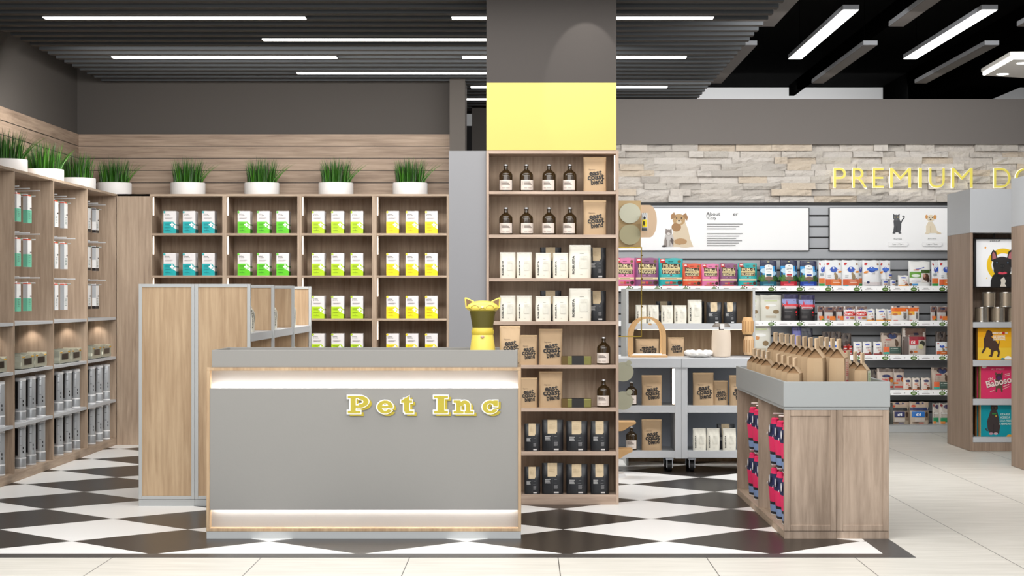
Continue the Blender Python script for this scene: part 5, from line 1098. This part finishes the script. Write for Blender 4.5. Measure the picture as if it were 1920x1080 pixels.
shelfbag('brownp', 1558.3, 1578, 622, z, 'dark brown pouch with red window, middle of three above the kraft bags', g5, None, .06)
shelfbag('brownp', 1579, 1596.5, 625, z, 'dark brown pouch with red window, shorter third one above the kraft bags', g5, None, .06)
shelfbag('kibB', 1545, 1578, 640, z, 'white pouch half hidden behind the kraft bag tops on the third shelf', g4, 'id', .01)
def rcan():
    t = thing('food_tin', 'x', 'food tin'); MB().lathe([(.0195, 0), (.02, .002), (.02, .043), (.0195, .045)], M((190, 40, 36), .35), 20).build('label_wrap', t, smooth=True)
    MB().lathe([(.0203, .043), (.0203, .047), (.017, .0475)], METAL, 20).build('lid', t, smooth=True); b = MB(); b.lathe([(.0203, .008), (.0203, .02)], M((230, 226, 220), .5), 6, caps=False, a0=-PI / 2 - .7, a1=-PI / 2 + .7); b.build('printed_panel', t); return t
rc = rcan()
for k, (px, lf) in enumerate(((1585.5, 0), (1594.8, 0), (1585.5, .048), (1594.8, .048))):
    dup(rc, (PX(px, WY + .06), WY + .07, z + lf), 'tiny red food tin on the third shelf, %s' % ('bottom of the first stack', 'bottom of the second stack', 'top of the first stack', 'top of the second stack')[k], 0, 'red food tins')
for k, (a_, c_) in enumerate(((1600.4, 1616.8), (1618.4, 1635), (1638, 1655))): shelfbag('small', a_, c_, 641.2, z, 'small white pouch with dark red hem, %s of three on the third shelf' % OR3[k], g4, 'w')
shelfbag('taupe', 1653, 1691, 624.6, z, 'taupe bag with cat picture and orange teal blocks on the third shelf', g4)
shelfbag('maroon', 1693, 1737.8, 615.5, z, 'big taupe and maroon bag with dog picture on the third shelf', g4)
shelfbag('brownp', 1755, 1775.5, 622, z, 'dark brown pouch resting behind a white pouch by the tower on third shelf', g4, (60, 160, 210), .06)
shelfbag('kibA', 1755.8, 1777, 641, z, 'short white pouch with cat picture by the tower on the third shelf', g4, 'cat')
z = WSH[3]; g6 = 'pet food bags on the fourth shelf'
shelfbag('brownp', 1634, 1648, 693, z, 'dark pouch behind the taupe bags at the island unit, fourth shelf', g6, None, .06)
shelfbag('kd', 1645.3, 1676, 691.7, z, 'taupe bag with red letters partly hidden by the island unit', g6)
shelfbag('kd', 1674.4, 1696, 692.3, z, 'taupe bag with red letters beside the small orange footed pouches', g6, None, .03)
for k, (a_, c_, e_) in enumerate(((1694, 1710, (216, 80, 60)), (1711, 1725.3, (226, 120, 70)), (1727.6, 1745.3, (216, 100, 90)))): shelfbag('kds', a_, c_, 708.6, z, 'small cream pouch with orange foot, %s of three on the fourth shelf' % OR3[k], g6, e_)
shelfbag('taupe', 1747.7, 1784, 689.8, z, 'taupe bag with cat picture cut by the tower on the fourth shelf', g6)
z = WBASE; g7 = 'pet food bags on the base shelf'
shelfbag('zd', 1667.6, 1706.3, 754.4, z, 'grey brown kibble bag with navy block on the base shelf', g7)
shelfbag('dd', 1706.4, 1743, 754, z, 'grey brown kibble bag with bright blue block on the base shelf', g7)
shelfbag('grn2', 1748.8, 1762, 756.6, z, 'narrow pouch with green block on the base shelf', g7, None, .03)
shelfbag('grn2', 1761, 1786, 756.5, z, 'pouch with green block cut by the tower on the base shelf', g7)
# ------------------------------------------------------------------ posters on the slat wall
PYP = 20.60; PP = lambda px, py, e: (PX(px, PYP), -e, PZ(py, PYP))
def poster(px0, px1, lab):
    t = thing('wall_poster', lab, 'poster', (0, PYP, 0)); MB().box(PX(px0 - 1.2, PYP), PX(px1 + 1.2, PYP), 0, .03, PZ(470.5, PYP), PZ(389, PYP), M((54, 54, 54), .4)).build('frame', t)
    return t
p1 = poster(1150, 1516.5, 'wide white poster of a grey cat and a tan dog with text lines'); a = Art(PP)
a.rect(1151, 469.3, 1516, 390.3, (244, 244, 244), 1, 1, emit=.12)
TN, TN2, GC, GC2 = (196, 160, 112), (226, 208, 180), (150, 138, 132), (206, 200, 196)
a.poly([(1256, 463), (1262, 436), (1262, 420), (1266, 412), (1284, 414), (1290, 430), (1294, 448), (1300, 463)], TN2); a.ell(1273, 412, 12, 11, TN); a.poly([(1258, 412), (1258, 403), (1264, 398), (1268, 407)], (170, 128, 84)); a.poly([(1279, 404), (1286, 399), (1290, 408), (1288, 414)], (170, 128, 84))
a.ell(1268, 426, 9, 8, (170, 128, 84)); a.ell(1273, 416, 5, 4, TN2); a.ell(1273, 414, 2, 1.6, (50, 40, 36)); [a.ell(x, 409, 1.2, 1.2, (40, 30, 26)) for x in (1268.5, 1277.5)]; a.ell(1276, 453, 12, 6, (190, 150, 104)); a.ell(1284, 461, 14, 3, TN2)
a.poly([(1243, 463), (1245, 450), (1247, 442), (1250, 436), (1259, 436), (1263, 446), (1262, 463)], GC2); a.poly([(1245, 463), (1246, 450), (1249, 444), (1251, 463)], GC); a.poly([(1258, 445), (1263, 450), (1262, 461), (1257, 452)], (96, 84, 80)); a.ell(1253.5, 436, 6.2, 5.6, GC); a.ell(1253.5, 438.5, 3.4, 2.6, (226, 220, 216))
for s in (-1, 1): a.poly([(1253.5 + s * 6, 435), (1253.5 + s * 5.5, 428.5), (1253.5 + s * 1.5, 431.5)][::s], GC); a.ell(1253.5 + s * 2.8, 435.6, 1, .9, (70, 60, 40))
a.ell(1245, 461.5, 4, 1.8, (60, 54, 52)); a.line([(1250, 450), (1250, 462)], .8, (120, 108, 104)); a.line([(1256, 450), (1256, 462)], .8, (120, 108, 104))
a.text('About', 1337, 401, -6.2, (74, 74, 74), .0, width=26); a.text('er', 1379, 402.3, -4.4, (74, 74, 74), .0, width=9); a.text('"Cozy', 1333.5, 409.3, -7, (74, 74, 74), .0, width=19)
for y0 in (419.5, 437.5):
    for i in range(3 if y0 < 430 else 6): a.rect(1325, y0 + i * 4.4 + 1.3, 1392 - (i * 23) % 17, y0 + i * 4.4, (128, 128, 128), 1, 1)
a.build('printed_picture', p1)
p2 = poster(1555.5, 1800, 'white poster with a standing grey cat and a pale puppy above small captions'); a = Art(PP)
a.rect(1556, 469.3, 1799, 390.3, (244, 244, 244), 1, 1, emit=.12); C1, C2 = (74, 76, 80), (96, 98, 102)
a.poly([(1674.5, 436), (1676, 424), (1675, 414), (1679, 409), (1686, 410), (1690, 418), (1689.5, 428), (1688, 436)], C1); a.ell(1680.5, 408, 6.2, 5.6, C2); a.line([(1688, 420), (1692, 412), (1695.5, 408), (1695, 405), (1691.5, 405.5)], 2.2, C1)
for s in (-1, 1): a.poly([(1680.5 + s * 6, 406), (1680.5 + s * 6.2, 400.5), (1680.5 + s * 1.5, 404)][::s], C1); a.ell(1680.5 + s * 2.7, 407.4, 1.1, 1, (210, 190, 120))
a.ell(1680.5, 411, 1.2, .9, (130, 120, 120)); a.line([(1681, 424), (1681, 436)], .9, (48, 48, 52)); a.ell(1676, 437, 3, 1.2, C1); a.ell(1687, 437, 3, 1.2, C1)
D1, D2 = (240, 226, 200), (222, 160, 90); a.poly([(1736, 437), (1736, 424), (1740, 416), (1748, 416), (1753, 424), (1756, 432), (1762, 437)], D1); a.ell(1744.5, 409, 7.2, 6.4, D1); a.ell(1737, 406.5, 2.4, 4, D2); a.ell(1752.5, 407, 3, 4.2, D2)
a.ell(1742, 408, 1.1, 1.1, (30, 26, 24)); a.ell(1748, 408, 1.1, 1.1, (30, 26, 24)); a.ell(1744.5, 411.5, 1.8, 1.3, (36, 30, 28)); a.ell(1738, 437.3, 4, 1.5, D1); a.ell(1760, 437.3, 4.5, 1.3, (230, 212, 180)); a.line([(1744, 424), (1744, 436)], .7, (216, 196, 160))
for x, t_ in ((1683, 'Kurmas'), (1747, 'Jennifer')):
    a.text(t_, x, 447.8, -3.2, (120, 120, 120), 0, width=15 if x < 1700 else 17); a.n = 40
    a.ring(x, 458, 0, 0, (250, 250, 250)); a.rect(x - 15, 462, x + 15, 453.5, (232, 232, 234), 1, 1); a.ell(x - 15, 457.75, 4.2, 4.2, (232, 232, 234)); a.ell(x + 15, 457.75, 4.2, 4.2, (232, 232, 234)); a.n = 44
    a.rect(x - 15, 461.4, x + 15, 454.1, (244, 244, 244), 1, 1, emit=.12); a.ell(x - 15, 457.75, 3.6, 3.6, (244, 244, 244), emit=.12); a.ell(x + 15, 457.75, 3.6, 3.6, (244, 244, 244), emit=.12); a.text('Learn More', x, 457.8, -3.2, (110, 110, 110), .0, width=20)
a.build('printed_picture', p2)
# ------------------------------------------------------------------ yellow letters on the stone wall
sg = thing('shop_sign', 'yellow lit letters spelling PREMIUM on the pale stone wall', 'sign', (0, 20.60, 0)); kq = S(20.6)
YL, YH = M((244, 228, 96), .4, emit=.15), M((255, 252, 236), .4, emit=.8)
for ch, a0, a1 in (('P', 1562.3, 1585), ('R', 1598, 1624.5), ('E', 1635.8, 1656), ('M', 1668, 1706.8), ('I', 1721.4, 1727.2), ('U', 1741.3, 1770), ('M', 1783.2, 1822.2), ('D', 1862.5, 1893.2), ('O', 1902.5, 1941)):
    v, f, asp = text2d(ch, -.012); x = PX((a0 + a1) / 2, 20.6); w = (a1 - a0) * kq; h = 36.4 * kq; z = PZ(334, 20.6)
    for nm, y, m, off in (('letter_face', -.03, YL, 0), ('letter_halo', -.012, YH, .0035)):
        vv, ff, _ = text2d(ch, -.012, 10)
        k_w = (w + 2 * off) / asp
        pts = [(x + p[0] * k_w, y, z + p[1] * (h + 2 * off)) for p in vv]; b = MB(); b.add(pts, ff, m); o = b.build(nm, sg); s_ = o.modifiers.new('depth', 'SOLIDIFY'); s_.thickness = .018; s_.offset = 0
# ------------------------------------------------------------------ lights
def area(name, loc, size, power, rot=(0, 0, 0), col=(1, 1, 1), spread=None):
    l = bpy.data.lights.new(name, 'AREA'); l.shape = 'RECTANGLE'; l.size, l.size_y = size; l.energy = power; l.color = col
    if spread: l.spread = spread
    o = bpy.data.objects.new(name, l); C.objects.link(o); o.location = loc; o.rotation_euler = rot; return o
def spot(name, loc, tgt, power, ang, blend=.5, col=(1, .9, .8), r=.03):
    l = bpy.data.lights.new(name, 'SPOT'); l.energy = power; l.spot_size = ang; l.spot_blend = blend; l.color = col; l.shadow_soft_size = r
    o = bpy.data.objects.new(name, l); C.objects.link(o); o.location = loc; o.rotation_euler = (Vector(tgt) - Vector(loc)).to_track_quat('-Z', 'Y').to_euler(); return o
w = bpy.data.worlds.new('ambient_fill'); bpy.context.scene.world = w; w.use_nodes = True  # even ambient background added as fill through the open front
w.node_tree.nodes['Background'].inputs[0].default_value = (.93, .96, 1, 1); w.node_tree.nodes['Background'].inputs[1].default_value = 1.0
area('added_key_front', (-.6, 7.6, 3.6), (7, 2.4), 210, (math.radians(38), 0, 0), (1, .98, .95))  # unseen area lamp added as key from above the front
area('added_fill_entrance', (-.4, 10.7, 3.36), (8.5, 1.0), 130, (math.radians(-4), 0, 0), (1, .98, .95))  # extra overhead lamp without fixture, added to brighten the front floor
area('added_fill_middle', (-1.2, 12.5, 3.30), (4.8, .6), 50, (math.radians(14), 0, 0), (1, .98, .95))  # unseen lamp under the slats, added as fill for the middle
area('added_fill_rear', (-1.5, 15.9, 3.24), (4.6, .6), 150, (math.radians(32), 0, 0), (1, .98, .95))  # no fixture here: fill added for the back shelves
area('added_fill_aisle', (3.3, 14.4, 3.30), (3.4, .6), 120, (math.radians(34), 0, 0), (1, 1, 1))  # added fill for the right aisle and food wall, no fixture
area('added_fill_stone_wall', (2.9, 18.7, 3.36), (4.4, .25), 27, (math.radians(48), 0, 0), (1, .99, .97))  # lamp added without a fixture to lift the stone and header
area('added_fill_far_wall', (3, 23.2, 3.62), (6, .6), 66, (math.radians(72), 0, 0))  # unseen lamp added so the far wall band reads light
spot('pillar_spot', (PX(1098, 13.26), 12.9, 3.43), (PX(1098, 13.26), 13.262, 3.43 - .362 * math.tan(math.radians(50))), 9, math.radians(50), .22, (1, .97, .92), .01)
for a_, b_ in zip(BAYS, BAYS[1:]): spot('shelf_spot', (LX - .17, b_ - .075, LS[0] - .032), (LX - .17, b_ - .05, .8), 3.4, math.radians(112), .7)
# ------------------------------------------------------------------ camera and colour
cam = bpy.data.cameras.new('camera'); co = bpy.data.objects.new('camera', cam); C.objects.link(co)
co.location = (0, 0, H); co.rotation_euler = (PI / 2, 0, 0); cam.sensor_width = 36; cam.lens = F * 36 / 1920
cam.shift_x = -(CX - 960) / 1920; cam.shift_y = (CY - 540) / 1920; cam.clip_end = 100
sc = bpy.context.scene; sc.camera = co
sc.view_settings.view_transform = 'Standard'; sc.view_settings.look = 'None'; sc.view_settings.exposure = 0; sc.view_settings.gamma = 1
sc.cycles.max_bounces = 8; sc.cycles.diffuse_bounces = 4; sc.cycles.sample_clamp_indirect = 6
